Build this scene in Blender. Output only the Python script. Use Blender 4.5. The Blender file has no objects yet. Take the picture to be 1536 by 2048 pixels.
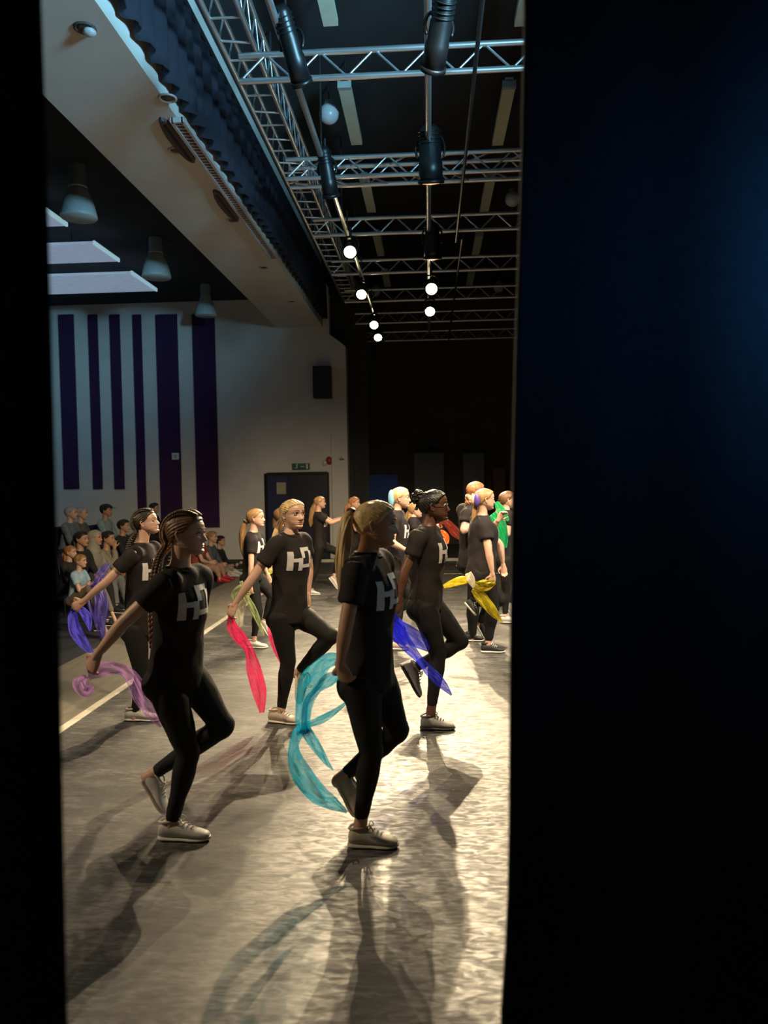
import bpy, bmesh, math, random
from mathutils import Vector, Matrix, noise
from mathutils.bvhtree import BVHTree

random.seed(7)
SC = bpy.context.scene
COL = SC.collection
V = Vector

# ------------------------------------------------------------------ camera
F = 1538.0                     # focal length in pixels of the 1536 x 2048 frame
CAMZ = 1.75
ey = V(((860 - 768) / F, (1024 - 960) / F, -1)).normalized()     # world +Y (along the stage) seen by the camera
up = V((-0.014, 1, 0)); ez = (up - ey * up.dot(ey)).normalized()
ex = ey.cross(ez)
W2C = Matrix((ex, ey, ez)).transposed()      # columns = world axes in camera space
C2W = W2C.transposed()
cam_d = bpy.data.cameras.new('camera'); cam = bpy.data.objects.new('camera', cam_d); COL.objects.link(cam)
cam_d.sensor_fit = 'VERTICAL'; cam_d.sensor_height = 36.0; cam_d.lens = F / 2048 * 36.0
cam_d.clip_start = 0.05; cam_d.clip_end = 100
cam.matrix_world = Matrix.Translation((0, 0, CAMZ)) @ C2W.to_4x4()
cam_d.dof.use_dof = True; cam_d.dof.focus_distance = 6.0; cam_d.dof.aperture_fstop = 2.2
SC.camera = cam

def ray(px, py):
    return C2W @ V(((px - 768) / F, (1024 - py) / F, -1))
def at(px, py, Y):
    d = ray(px, py); return V((0, 0, CAMZ)) + d * (Y / d.y)
def atx(px, py, X):
    d = ray(px, py); return V((0, 0, CAMZ)) + d * (X / d.x)
def atz(px, py, z=0.0):
    d = ray(px, py); return V((0, 0, CAMZ)) + d * ((z - CAMZ) / d.z)

# ------------------------------------------------------------------ world, exposure, rig light
SC.view_settings.view_transform = 'Standard'; SC.view_settings.look = 'None'
SC.view_settings.gamma = 1.0; SC.view_settings.use_curve_mapping = False
SC.view_settings.exposure = 0.2
wd = bpy.data.worlds.new('hall_dark'); SC.world = wd; wd.use_nodes = True
wd.node_tree.nodes['Background'].inputs[0].default_value = (0.55, 0.7, 1.0, 1)
wd.node_tree.nodes['Background'].inputs[1].default_value = 0.012

WARM = (1.0, 0.78, 0.49); CYAN = (0.30, 0.72, 1.0); BLUE = (0.10, 0.38, 1.0)
def aim(o, tgt):
    o.rotation_euler = (V(tgt) - o.location).to_track_quat('-Z', 'Y').to_euler()
def spot(name, loc, tgt, power, col, size=60, blend=0.4, rad=0.06):
    l = bpy.data.lights.new(name, 'SPOT'); l.energy = power; l.color = col
    l.spot_size = math.radians(size); l.spot_blend = blend; l.shadow_soft_size = rad
    o = bpy.data.objects.new(name, l); COL.objects.link(o); o.location = loc; aim(o, tgt); return o
def area(name, loc, tgt, power, col, sx, sy):
    l = bpy.data.lights.new(name, 'AREA'); l.energy = power; l.color = col; l.shape = 'RECTANGLE'; l.size = sx; l.size_y = sy
    o = bpy.data.objects.new(name, l); COL.objects.link(o); o.location = loc; aim(o, tgt); return o

# stage lanterns of the rig that hang out of the picture (overhead of and beside the wing)
spot('wash_upstage', (3.6, 6.6, 4.9), (0.3, 8.2, 0.6), 1700, (1.0, 0.84, 0.64), 50, 0.6, 0.10)
spot('backlight_upstage', (2.4, 9.5, 4.9), (0.75, 3.6, 0.0), 1150, WARM, 44, 0.6, 0.04)
spot('wash_wing', (0.9, 3.2, 4.9), (-0.8, 7.4, 1.0), 900, WARM, 72, 0.6, 0.10)
spot('front_of_house', (-6.8, 2.4, 4.7), (-0.9, 4.6, 1.3), 800, WARM, 36, 0.6, 0.06)
spot('cyan_wing_wash', (2.6, 2.2, 4.4), (-1.7, 5.7, 6.3), 3000, CYAN, 72, 0.7, 0.45)
spot('cyan_side', (3.4, 4.2, 2.6), (-0.6, 3.7, 1.2), 38, CYAN, 36, 0.7, 0.10)
spot('blue_worklight', (1.0, 1.26, 2.18), (0.93, 1.6, 2.15), 9.0, (0.05, 0.36, 1.0), 150, 1.0, 0.06)

# ------------------------------------------------------------------ materials
MATS = {}
def mat(name, col, rough=0.6, metal=0.0, var=0.12, scale=8.0, bump=0.0, bscale=60.0, emit=None, estr=0.0, spec=0.5, stretch=None, sheen=0.0):
    if name in MATS: return MATS[name]
    m = bpy.data.materials.new(name); m.use_nodes = True; nt = m.node_tree; N = nt.nodes; L = nt.links
    p = N['Principled BSDF']
    p.inputs['Roughness'].default_value = rough; p.inputs['Metallic'].default_value = metal
    p.inputs['Specular IOR Level'].default_value = spec
    if sheen: p.inputs['Sheen Weight'].default_value = sheen
    tc = N.new('ShaderNodeTexCoord'); src = tc.outputs['Object']
    if stretch:
        mp = N.new('ShaderNodeMapping'); mp.inputs['Scale'].default_value = stretch
        L.new(src, mp.inputs['Vector']); src = mp.outputs['Vector']
    nz = N.new('ShaderNodeTexNoise'); nz.inputs['Scale'].default_value = scale; nz.inputs['Detail'].default_value = 5
    L.new(src, nz.inputs['Vector'])
    cr = N.new('ShaderNodeValToRGB')
    a, b = 1 - var, 1 + var
    cr.color_ramp.elements[0].position = 0.3; cr.color_ramp.elements[1].position = 0.7
    cr.color_ramp.elements[0].color = (col[0] * a, col[1] * a, col[2] * a, 1)
    cr.color_ramp.elements[1].color = (min(1, col[0] * b), min(1, col[1] * b), min(1, col[2] * b), 1)
    L.new(nz.outputs['Fac'], cr.inputs['Fac']); L.new(cr.outputs['Color'], p.inputs['Base Color'])
    if bump:
        n2 = N.new('ShaderNodeTexNoise'); n2.inputs['Scale'].default_value = bscale; n2.inputs['Detail'].default_value = 3
        L.new(src, n2.inputs['Vector'])
        bp = N.new('ShaderNodeBump'); bp.inputs['Strength'].default_value = bump; bp.inputs['Distance'].default_value = 0.01
        L.new(n2.outputs['Fac'], bp.inputs['Height']); L.new(bp.outputs['Normal'], p.inputs['Normal'])
    if emit:
        p.inputs['Emission Color'].default_value = (*emit, 1); p.inputs['Emission Strength'].default_value = estr
    MATS[name] = m; return m

def organza(name, col, dens=0.62):
    """sheer cloth: see-through weave, with denser streaks where it gathers"""
    if name in MATS: return MATS[name]
    m = bpy.data.materials.new(name); m.use_nodes = True; nt = m.node_tree; N = nt.nodes; L = nt.links
    N.remove(N['Principled BSDF']); out = N['Material Output']
    tr = N.new('ShaderNodeBsdfTransparent'); tr.inputs[0].default_value = (*[0.55 + 0.45 * c for c in col], 1)
    tl = N.new('ShaderNodeBsdfTranslucent'); tl.inputs[0].default_value = (*col, 1)
    df = N.new('ShaderNodeBsdfDiffuse'); df.inputs[0].default_value = (*col, 1)
    gl = N.new('ShaderNodeBsdfGlossy'); gl.inputs[0].default_value = (*[0.4 + 0.6 * c for c in col], 1); gl.inputs['Roughness'].default_value = 0.35
    m1 = N.new('ShaderNodeMixShader'); m1.inputs[0].default_value = 0.6
    L.new(df.outputs[0], m1.inputs[1]); L.new(tl.outputs[0], m1.inputs[2])
    m2 = N.new('ShaderNodeMixShader'); m2.inputs[0].default_value = 0.10
    L.new(m1.outputs[0], m2.inputs[1]); L.new(gl.outputs[0], m2.inputs[2])
    m3 = N.new('ShaderNodeMixShader')
    uv = N.new('ShaderNodeUVMap'); uv.uv_map = 'along'
    mp = N.new('ShaderNodeMapping'); mp.inputs['Scale'].default_value = (3.2, 0.8, 1)
    L.new(uv.outputs[0], mp.inputs['Vector'])
    nz = N.new('ShaderNodeTexNoise'); nz.inputs['Scale'].default_value = 1.3; nz.inputs['Detail'].default_value = 4; nz.inputs['Distortion'].default_value = .6
    L.new(mp.outputs[0], nz.inputs['Vector'])
    mr = N.new('ShaderNodeMapRange'); mr.inputs['From Min'].default_value = 0.35; mr.inputs['From Max'].default_value = 0.68
    mr.inputs['To Min'].default_value = max(0.05, dens - 0.22); mr.inputs['To Max'].default_value = min(1, dens + 0.30)
    L.new(nz.outputs['Fac'], mr.inputs['Value']); L.new(mr.outputs[0], m3.inputs[0])
    L.new(tr.outputs[0], m3.inputs[1]); L.new(m2.outputs[0], m3.inputs[2]); L.new(m3.outputs[0], out.inputs['Surface'])
    MATS[name] = m; return m

def vinyl():
    m = mat('stage_vinyl', (0.1, 0.098, 0.092), 0.42, spec=0.55); nt = m.node_tree; N = nt.nodes; L = nt.links; p = N['Principled BSDF']
    for l in list(p.inputs['Base Color'].links): L.remove(l)
    tc = N.new('ShaderNodeTexCoord')
    mp = N.new('ShaderNodeMapping'); mp.inputs['Scale'].default_value = (1.0, 2.6, 1); mp.inputs['Rotation'].default_value = (0, 0, 0.35)
    L.new(tc.outputs['Object'], mp.inputs['Vector'])
    a = N.new('ShaderNodeTexNoise'); a.inputs['Scale'].default_value = 1.7; a.inputs['Detail'].default_value = 8; a.inputs['Roughness'].default_value = 0.68
    L.new(mp.outputs[0], a.inputs['Vector'])
    b = N.new('ShaderNodeTexNoise'); b.inputs['Scale'].default_value = 12; b.inputs['Detail'].default_value = 6; b.inputs['Distortion'].default_value = 1.2
    L.new(mp.outputs[0], b.inputs['Vector'])
    mp2 = N.new('ShaderNodeMapping'); mp2.inputs['Scale'].default_value = (2.2, 14, 1); mp2.inputs['Rotation'].default_value = (0, 0, -0.5)
    L.new(tc.outputs['Object'], mp2.inputs['Vector'])
    c = N.new('ShaderNodeTexNoise'); c.inputs['Scale'].default_value = 2.2; c.inputs['Detail'].default_value = 4; c.inputs['Distortion'].default_value = 2.0
    L.new(mp2.outputs[0], c.inputs['Vector'])
    def mth(op, x, y):
        n = N.new('ShaderNodeMath'); n.operation = op
        for i, q in enumerate((x, y)):
            if isinstance(q, (int, float)): n.inputs[i].default_value = q
            else: L.new(q, n.inputs[i])
        return n.outputs[0]
    f = mth('ADD', mth('MULTIPLY', a.outputs['Fac'], 0.36), mth('ADD', mth('MULTIPLY', b.outputs['Fac'], 0.34), mth('MULTIPLY', c.outputs['Fac'], 0.30)))
    cr = N.new('ShaderNodeValToRGB'); e = cr.color_ramp.elements
    e[0].position = 0.42; e[0].color = (0.034, 0.033, 0.031, 1); e[1].position = 0.60; e[1].color = (0.165, 0.158, 0.146, 1)
    k = e.new(0.5); k.color = (0.066, 0.063, 0.058, 1)
    L.new(f, cr.inputs['Fac']); L.new(cr.outputs['Color'], p.inputs['Base Color'])
    rr = N.new('ShaderNodeMapRange'); rr.inputs['From Min'].default_value = 0.35; rr.inputs['From Max'].default_value = 0.65
    rr.inputs['To Min'].default_value = 0.66; rr.inputs['To Max'].default_value = 0.44
    L.new(b.outputs['Fac'], rr.inputs['Value']); L.new(rr.outputs[0], p.inputs['Roughness'])
    bp = N.new('ShaderNodeBump'); bp.inputs['Strength'].default_value = 0.05; bp.inputs['Distance'].default_value = 0.01
    L.new(f, bp.inputs['Height']); L.new(bp.outputs['Normal'], p.inputs['Normal'])
    return m

M_VINYL = vinyl()
M_APRON = mat('apron_wood', (0.20, 0.18, 0.14), 0.5, var=0.15, scale=3, stretch=(6, 1, 1))
M_CARPET = mat('carpet_dark', (0.022, 0.024, 0.03), 0.95, var=0.3, scale=30)
M_TAPE = mat('white_tape', (0.62, 0.58, 0.48), 0.6, var=0.15, scale=6)
M_PLASTER = mat('plaster_white', (0.72, 0.70, 0.66), 0.8, var=0.05, scale=2, bump=0.05)
M_BLACKW = mat('black_wall', (0.075, 0.066, 0.058), 0.8, var=0.2, scale=3)
M_CEILD = mat('ceiling_black', (0.017, 0.019, 0.022), 0.9, var=0.3, scale=2)
M_PURPLE = mat('purple_acoustic_felt', (0.045, 0.012, 0.070), 0.95, var=0.12, scale=12, bump=0.2, bscale=200)
M_NAVY = mat('navy_paint', (0.012, 0.018, 0.085), 0.45, var=0.15, scale=3)
M_BLUEB = mat('blue_board', (0.03, 0.10, 0.48), 0.6, var=0.1, scale=4)
M_DRAPE = mat('black_velvet_drape', (0.022, 0.022, 0.024), 0.95, var=0.25, scale=40, bump=0.3, bscale=300, sheen=0.15)
M_PELMET = mat('navy_pelmet_cloth', (0.018, 0.020, 0.034), 0.9, var=0.2, scale=20, bump=0.2, bscale=200)
M_ALU = mat('aluminium_tube', (0.62, 0.62, 0.63), 0.32, 0.85, var=0.12, scale=6)
M_DARKPIPE = mat('dark_conduit', (0.05, 0.05, 0.055), 0.45, 0.6, var=0.2)
M_LAMPBLK = mat('lantern_black', (0.010, 0.010, 0.011), 0.4, 0.3, var=0.2, scale=10)
M_TUBE = mat('fluorescent_off', (0.60, 0.64, 0.50), 0.4, var=0.06)
M_GREYEND = mat('batten_end_grey', (0.32, 0.34, 0.33), 0.5)
M_GLOBE = mat('opal_globe', (0.55, 0.56, 0.58), 0.3, var=0.04)
M_PEND = mat('pendant_grey_glass', (0.50, 0.58, 0.58), 0.35, var=0.08)
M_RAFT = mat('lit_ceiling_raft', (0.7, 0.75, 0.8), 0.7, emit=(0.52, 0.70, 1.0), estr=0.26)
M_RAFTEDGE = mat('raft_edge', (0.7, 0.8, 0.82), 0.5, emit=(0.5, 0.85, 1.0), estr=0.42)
M_LENS = mat('lit_lens', (1, 0.9, 0.7), 0.3, emit=(1.0, 0.80, 0.46), estr=45)
M_LENSDIM = mat('warm_lens', (0.5, 0.32, 0.14), 0.2, emit=(1.0, 0.50, 0.17), estr=0.75)
M_WHITEPL = mat('white_plastic', (0.7, 0.72, 0.72), 0.4, var=0.04)
M_EXIT = mat('exit_green', (0.02, 0.12, 0.07), 0.4, var=0.1)
M_RED = mat('red_plastic', (0.35, 0.03, 0.02), 0.4)
M_PAPER = mat('notice_paper', (0.42, 0.38, 0.28), 0.8)
M_GREYPANEL = mat('grey_flat', (0.16, 0.17, 0.19), 0.7, var=0.1)
M_BROWN = mat('brown_box', (0.10, 0.045, 0.025), 0.7, var=0.2)
M_GRILLE = mat('grille_pale', (0.55, 0.50, 0.50), 0.5, var=0.05)
M_GRILLED = mat('grille_dark', (0.10, 0.07, 0.07), 0.6, var=0.4, scale=60)
M_GREENLED = mat('green_led', (0.1, 0.8, 0.2), 0.4, emit=(0.2, 1.0, 0.25), estr=2.0)

M_BLKCLOTH = mat('black_cotton', (0.019, 0.0155, 0.0165), 0.9, var=0.18, scale=12, bump=0.25, bscale=90, spec=0.25)
M_LEGGING = mat('black_legging', (0.008, 0.0075, 0.008), 0.75, var=0.15, scale=12, bump=0.1, bscale=60, spec=0.3)
M_LOGO = mat('white_shirt_print', (0.62, 0.60, 0.60), 0.7, var=0.08, scale=30)
M_EYEW = mat('eye_white', (0.62, 0.60, 0.57), 0.25, var=0.03)
M_IRIS = mat('iris_dark', (0.03, 0.035, 0.045), 0.15)
M_LASH = mat('lash_dark', (0.03, 0.02, 0.015), 0.6)
def skin(i):
    c = {'fair': (0.56, 0.34, 0.25), 'tan': (0.44, 0.25, 0.165), 'deep': (0.105, 0.045, 0.026)}[i]
    return mat('skin_' + i, c, 0.48, var=0.07, scale=14, bump=0.05, bscale=120), mat('lips_' + i, (c[0] * .82, c[1] * .50, c[2] * .52), 0.4, var=0.05)
def hairmat(i):
    c = {'blonde': (0.55, 0.38, 0.18), 'honey': (0.30, 0.17, 0.07), 'brown': (0.13, 0.065, 0.03), 'ginger': (0.30, 0.13, 0.05),
         'dark': (0.022, 0.014, 0.010), 'black': (0.010, 0.009, 0.009), 'grey': (0.3, 0.3, 0.3)}[i]
    return mat('hair_' + i, c, 0.42, var=0.35, scale=26, bump=0.35, bscale=70, stretch=(1, 1, 0.25))

# ------------------------------------------------------------------ mesh helpers
class MB:
    def __init__(s): s.v = []; s.f = []; s.m = []
    def add(s, vs, fs, mi=0):
        o = len(s.v); s.v += [tuple(q) for q in vs]; s.f += [tuple(i + o for i in f) for f in fs]; s.m += [mi] * len(fs)
    def box(s, c, h, R=None, mi=0):
        vs = []
        for dz in (-1, 1):
            for dx, dy in ((-1, -1), (1, -1), (1, 1), (-1, 1)):
                q = V((dx * h[0], dy * h[1], dz * h[2])); q = R @ q if R else q; vs.append(V(c) + q)
        s.add(vs, [(3, 2, 1, 0), (4, 5, 6, 7), (0, 1, 5, 4), (1, 2, 6, 5), (2, 3, 7, 6), (3, 0, 4, 7)], mi)
    def rings(s, rs, n=16, mi=0, cap=True):
        vs = []; fs = []
        for c, A, B in rs:
            for k in range(n):
                t = 2 * math.pi * k / n; vs.append(V(c) + V(A) * math.cos(t) + V(B) * math.sin(t))
        R = len(rs)
        for i in range(R - 1):
            for k in range(n):
                k2 = (k + 1) % n; fs.append((i * n + k, i * n + k2, (i + 1) * n + k2, (i + 1) * n + k))
        if cap:
            vs.append(V(rs[0][0])); vs.append(V(rs[-1][0])); a = len(vs) - 2; b = a + 1
            for k in range(n):
                k2 = (k + 1) % n; fs.append((a, k2, k)); fs.append((b, (R - 1) * n + k, (R - 1) * n + k2))
        s.add(vs, fs, mi)
    def ball(s, c, r, mi=0, n=12, R=None):
        rs = []
        r = V(r) if not isinstance(r, (int, float)) else V((r, r, r))
        for i in range(n + 1):
            a = math.pi * i / n; q = max(math.sin(a), 0.02)
            cc = V((0, 0, -math.cos(a) * r.z)); A = V((r.x * q, 0, 0)); B = V((0, r.y * q, 0))
            if R: cc, A, B = R @ cc, R @ A, R @ B
            rs.append((V(c) + cc, A, B))
        s.rings(rs, 16, mi)
    def lathe(s, prof, c=(0, 0, 0), n=24, mi=0):
        s.rings([(V(c) + V((0, 0, z)), V((max(r, 1e-4), 0, 0)), V((0, max(r, 1e-4), 0))) for r, z in prof], n, mi)
    def mesh(s, name):
        me = bpy.data.meshes.new(name); me.from_pydata(s.v, [], s.f); me.update()
        if any(s.m): me.polygons.foreach_set('material_index', s.m)
        return me

def link(name, me, mats, parent=None, smooth=True):
    for m in (mats if isinstance(mats, (list, tuple)) else [mats]): me.materials.append(m)
    if smooth:
        me.polygons.foreach_set('use_smooth', [True] * len(me.polygons))
    o = bpy.data.objects.new(name, me); COL.objects.link(o)
    if parent: o.parent = parent
    return o
def empty(name, loc, label=None, cat=None, group=None):
    o = bpy.data.objects.new(name, None); COL.objects.link(o); o.location = loc; o.empty_display_size = 0.1
    if label: o['label'] = label; o['category'] = cat
    if group: o['group'] = group
    return o
def tag(o, label, cat, group=None):
    o['label'] = label; o['category'] = cat
    if group: o['group'] = group
    return o
def localise(me, loc):
    me.transform(Matrix.Translation(-V(loc)))
def part(name, mb, m, root, smooth=True):
    """world-space builder -> child of a root empty placed at root.location (no rotation)"""
    me = mb.mesh(name) if isinstance(mb, MB) else mb
    localise(me, root.location if root.parent is None else root.parent.location + root.location)
    return link(name, me, m, root, smooth)
def sub(name, mb, m, par, root, smooth=True):
    me = mb.mesh(name) if isinstance(mb, MB) else mb
    localise(me, root.location); return link(name, me, m, par, smooth)
def struct(name, mb, m, smooth=False):
    o = link(name, mb.mesh(name), m, None, smooth); o['kind'] = 'structure'; return o
def boxo(name, lo, hi, m, parent=None):
    b = MB(); lo = V(lo); hi = V(hi); c = (lo + hi) / 2
    b.box((0, 0, 0), (hi - lo) / 2); o = link(name, b.mesh(name), m, parent, False)
    pl = V((0, 0, 0))
    q = parent
    while q: pl += q.location; q = q.parent
    o.location = c - pl; return o
_cyl = {}
def rod(name, p0, p1, r, m, parent=None, n=10):
    """shared unit cylinder, stretched"""
    k = (m.name, n)
    if k not in _cyl:
        b = MB(); b.rings([(V((0, 0, 0)), V((1, 0, 0)), V((0, 1, 0))), (V((0, 0, 1)), V((1, 0, 0)), V((0, 1, 0)))], n)
        me = b.mesh('tube'); me.materials.append(m)
        me.polygons.foreach_set('use_smooth', [len(p.vertices) == 4 for p in me.polygons]); _cyl[k] = me
    o = bpy.data.objects.new(name, _cyl[k]); COL.objects.link(o)
    p0 = V(p0); p1 = V(p1); d = p1 - p0
    if parent: o.parent = parent; p0 = p0 - parent.location
    o.location = p0; o.rotation_euler = d.to_track_quat('Z', 'Y').to_euler(); o.scale = (r, r, d.length); return o

def spline(pts, per=6):
    """Catmull-Rom through tuples/vectors of any length"""
    P = [list(p) for p in pts]; n = len(P); out = []
    for i in range(n - 1):
        p0 = P[max(i - 1, 0)]; p1 = P[i]; p2 = P[i + 1]; p3 = P[min(i + 2, n - 1)]
        for k in range(per):
            t = k / per
            out.append([0.5 * (2 * b + (c - a) * t + (2 * a - 5 * b + 4 * c - d) * t * t + (-a + 3 * b - 3 * c + d) * t ** 3) for a, b, c, d in zip(p0, p1, p2, p3)])
    out.append(P[-1]); return out
def tube(mb, pts, n=12, per=5, mi=0, ref=None, flat=1.0, ends=True):
    """smooth tapered tube; pts = [(x,y,z,r)...]"""
    S = spline([(*p[:3], p[3]) for p in pts], per)
    ref = V(ref) if ref else V((0.31, 0.92, 0.23))
    rs = []
    for i, q in enumerate(S):
        a = V(S[max(i - 1, 0)][:3]); b = V(S[min(i + 1, len(S) - 1)][:3]); d = (b - a).normalized()
        A = (ref - d * ref.dot(d)).normalized(); B = d.cross(A); r = max(q[3], 0.0008)
        rs.append((V(q[:3]), A * r, B * r * flat, d, r))
    out = [(c, A, B) for c, A, B, d, r in rs]
    if ends:
        c, A, B, d, r = rs[0]
        out = [(c - d * r * k, A * w, B * w) for k, w in ((0.85, 0.35), (0.6, 0.75))] + out
        c, A, B, d, r = rs[-1]
        out += [(c + d * r * k, A * w, B * w) for k, w in ((0.6, 0.75), (0.85, 0.35))]
    mb.rings(out, n, mi)

_TMP = bpy.data.scenes.new('remesh_bench')       # a bench scene, so that only the piece at hand is evaluated; removed at the end
def remesh(mb, vox, it=4, fac=0.5):
    me = mb.mesh('tmp'); o = bpy.data.objects.new('tmp', me); _TMP.collection.objects.link(o)
    r = o.modifiers.new('r', 'REMESH'); r.mode = 'VOXEL'; r.voxel_size = vox
    s = o.modifiers.new('s', 'SMOOTH'); s.factor = fac; s.iterations = it
    with bpy.context.temp_override(scene=_TMP, view_layer=_TMP.view_layers[0]):
        dg = bpy.context.evaluated_depsgraph_get(); dg.update()
        res = bpy.data.meshes.new_from_object(o.evaluated_get(dg))
    bpy.data.objects.remove(o); bpy.data.meshes.remove(me); return res
def to_mb(me, mb, mi=0):
    mb.add([v.co for v in me.vertices], [tuple(p.vertices) for p in me.polygons], mi); bpy.data.meshes.remove(me)

# ------------------------------------------------------------------ the setting
H = 3.5                        # height of the rig and of the beam's underside above the lens
ZB = CAMZ + H                  # 5.25
XK, XL = -0.676 * H, -0.974 * H
DW = 17.4                      # far wall of the hall
DB = 21.0                      # black far wall of the stage
XLINE, XAPR = -2.68, -3.62
ZC = 5.9                       # hall ceiling
ZS = 6.75                      # stage ceiling
b = MB(); b.box((2.1, 9.5, -0.05), (4.78, 12.5, 0.05)); struct('floor_stage', b, M_VINYL)
b = MB(); b.box(((XLINE + XAPR) / 2, 9.5, -0.05), ((XLINE - XAPR) / 2, 12.5, 0.05)); struct('floor_apron', b, M_APRON)
b = MB(); b.box((-9.31, 9.5, -0.052), (5.69, 12.5, 0.05)); struct('floor_hall', b, M_CARPET)
b = MB(); b.box((XLINE + 0.005, 9.5, 0.0015), (0.035, 12.5, 0.0015)); struct('trim_1', b, M_TAPE)
b = MB(); b.box((1.0, 14.3, 0.0015), (3.6, 0.02, 0.0015)); struct('trim_2', b, M_TAPE)
b = MB(); b.box((1.0, 16.6, 0.03), (3.4, 0.02, 0.03)); struct('trim_3', b, M_TAPE)
XW = at(661, 800, DW).x
b = MB(); b.box(((-15 + XW) / 2, DW + 0.15, 3.0), ((XW + 15) / 2, 0.15, 3.0)); struct('wall_far_hall', b, M_PLASTER)
b = MB(); b.box((2.2, DB + 0.1, 3.4), (4.7, 0.1, 3.5)); struct('wall_far_stage', b, M_BLACKW)
b = MB(); b.box((6.95, 9.5, 3.4), (0.1, 12.5, 3.5)); struct('wall_upstage', b, M_BLACKW)
b = MB(); b.box((-15.1, 9.5, 3.0), (0.1, 12.5, 3.1)); struct('wall_hall_left', b, M_PLASTER)
b = MB(); b.box((2.2, 9.5, ZS + 0.1), (4.75, 12.5, 0.1)); struct('ceiling_stage', b, M_CEILD)
b = MB(); b.box(((-15 + XL) / 2, 7.2, ZC + 0.1), ((XL + 15) / 2, 10.2, 0.1)); struct('ceiling_hall', b, M_CEILD)
# the proscenium: a deep plastered beam over the stage front and the jamb that carries its far end
b = MB(); b.box(((XK + XL) / 2, 7.7, (ZB + 7.0) / 2), ((XK - XL) / 2, 9.7, (7.0 - ZB) / 2)); struct('trim_proscenium_beam', b, M_PLASTER)
XJ0, XJ1 = at(661, 800, DW - 0.1).x, at(693, 800, DW - 0.1).x
b = MB()
b.add([(x, y, z) for y in (DW - 0.1, DW + 0.3) for x, z in ((XJ0, 0), (XJ1, 0), (XJ1, at(693, 692, DW - 0.1).z), (XJ0, at(661, 668, DW - 0.1).z))],
      [(0, 1, 2, 3), (7, 6, 5, 4), (0, 4, 5, 1), (1, 5, 6, 2), (2, 6, 7, 3), (3, 7, 4, 0)])
struct('trim_proscenium_jamb', b, M_PLASTER)

b = MB(); b.box((-9.0, 14.0, 0.06), (3.7, 3.35, 0.06)); struct('floor_riser', b, M_CARPET)
# purple acoustic panels on the far wall
def wallrect(px0, py0, px1, py1, Y):
    a = at(px0, py0, Y); c = at(px1, py1, Y); return min(a.x, c.x), max(a.x, c.x), min(a.z, c.z), max(a.z, c.z)
names = ['leftmost short purple acoustic panel on the pale hall wall', 'second short purple acoustic panel from the left on the hall wall',
         'third short purple acoustic panel from the left on the hall wall', 'narrow tall purple acoustic panel reaching low on the hall wall',
         'wide tall purple acoustic panel carrying a small white plate', 'wide tall purple acoustic panel nearest the blue double doors']
for (a, c, bot), lb in zip(((118, 158, 978), (177, 205, 978), (220, 249, 978), (266, 294, 1056), (312, 365, 1056), (385, 439, 1054)), names):
    x0, x1, z0, z1 = wallrect(a, 630, c + 1, bot, DW)
    t = empty('acoustic_panel', ((x0 + x1) / 2, DW - 0.03, z0), lb, 'wall panel', 'purple acoustic panels on the far hall wall')
    mb = MB(); mb.box(((x0 + x1) / 2, DW - 0.025, (z0 + z1) / 2), ((x1 - x0) / 2, 0.024, (z1 - z0) / 2)); part('felt_board', mb, M_PURPLE, t, False)
    w = (x1 - x0) / 2
    for k in range(2 if w < 0.25 else 3):      # vertical seams, standing ribs
        xx = x0 + (k + 1) * (x1 - x0) / ((2 if w < 0.25 else 3) + 1)
        mb = MB(); mb.box((xx, DW - 0.052, (z0 + z1) / 2), (0.006, 0.004, (z1 - z0) / 2)); part('rib', mb, M_PURPLE, t, False)
# plate, speaker, doors, exit sign, alarm
def fixture(name, label, cat, px0, py0, px1, py1, Y, depth, m):
    x0, x1, z0, z1 = wallrect(px0, py0, px1, py1, Y)
    return x0, x1, z0, z1
x0, x1, z0, z1 = wallrect(344, 906, 358, 919, DW - 0.06)
t = empty('wall_plate', ((x0 + x1) / 2, DW - 0.06, z0), 'small white switch plate on the wide purple panel', 'switch plate')
mb = MB(); mb.box(((x0 + x1) / 2, DW - 0.062, (z0 + z1) / 2), ((x1 - x0) / 2, 0.012, (z1 - z0) / 2)); part('plate', mb, M_WHITEPL, t, False)
mb = MB(); mb.box(((x0 + x1) / 2, DW - 0.078, (z0 + z1) / 2), (0.02, 0.006, 0.03)); part('rocker', mb, M_GREYEND, t, False)
x0, x1, z0, z1 = wallrect(625, 732, 662, 795, DW - 0.35)
t = empty('loudspeaker', ((x0 + x1) / 2, DW - 0.2, z0), 'black loudspeaker box hung high on the wall above the doors', 'loudspeaker')
mb = MB(); mb.box(((x0 + x1) / 2, DW - 0.2, (z0 + z1) / 2), ((x1 - x0) / 2, 0.16, (z1 - z0) / 2)); part('cabinet', mb, M_LAMPBLK, t, False)
mb = MB(); mb.box(((x0 + x1) / 2, DW - 0.37, (z0 + z1) / 2), ((x1 - x0) / 2 - 0.02, 0.01, (z1 - z0) / 2 - 0.02)); part('grille', mb, M_DARKPIPE, t, False)
mb = MB(); mb.box(((x0 + x1) / 2, DW - 0.02, (z0 + z1) / 2), (0.05, 0.03, 0.06)); part('bracket', mb, M_LAMPBLK, t, False)
x0, x1, z0, z1 = wallrect(532, 947, 659, 1100, DW - 0.04); z0 = 0.0
mb = MB()
for lo, hi in (((x0 - 0.04, z0), (x0 + 0.02, z1)), ((x1 - 0.02, z0), (x1 + 0.02, z1)), ((x0 + 0.02, z1 - 0.05), (x1 - 0.02, z1 + 0.02))):
    mb.box(((lo[0] + hi[0]) / 2, DW - 0.03, (lo[1] + hi[1]) / 2), ((hi[0] - lo[0]) / 2, 0.03, (hi[1] - lo[1]) / 2))
struct('trim_door_frame', mb, M_LAMPBLK)
xm = at(578, 1000, DW).x
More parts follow.
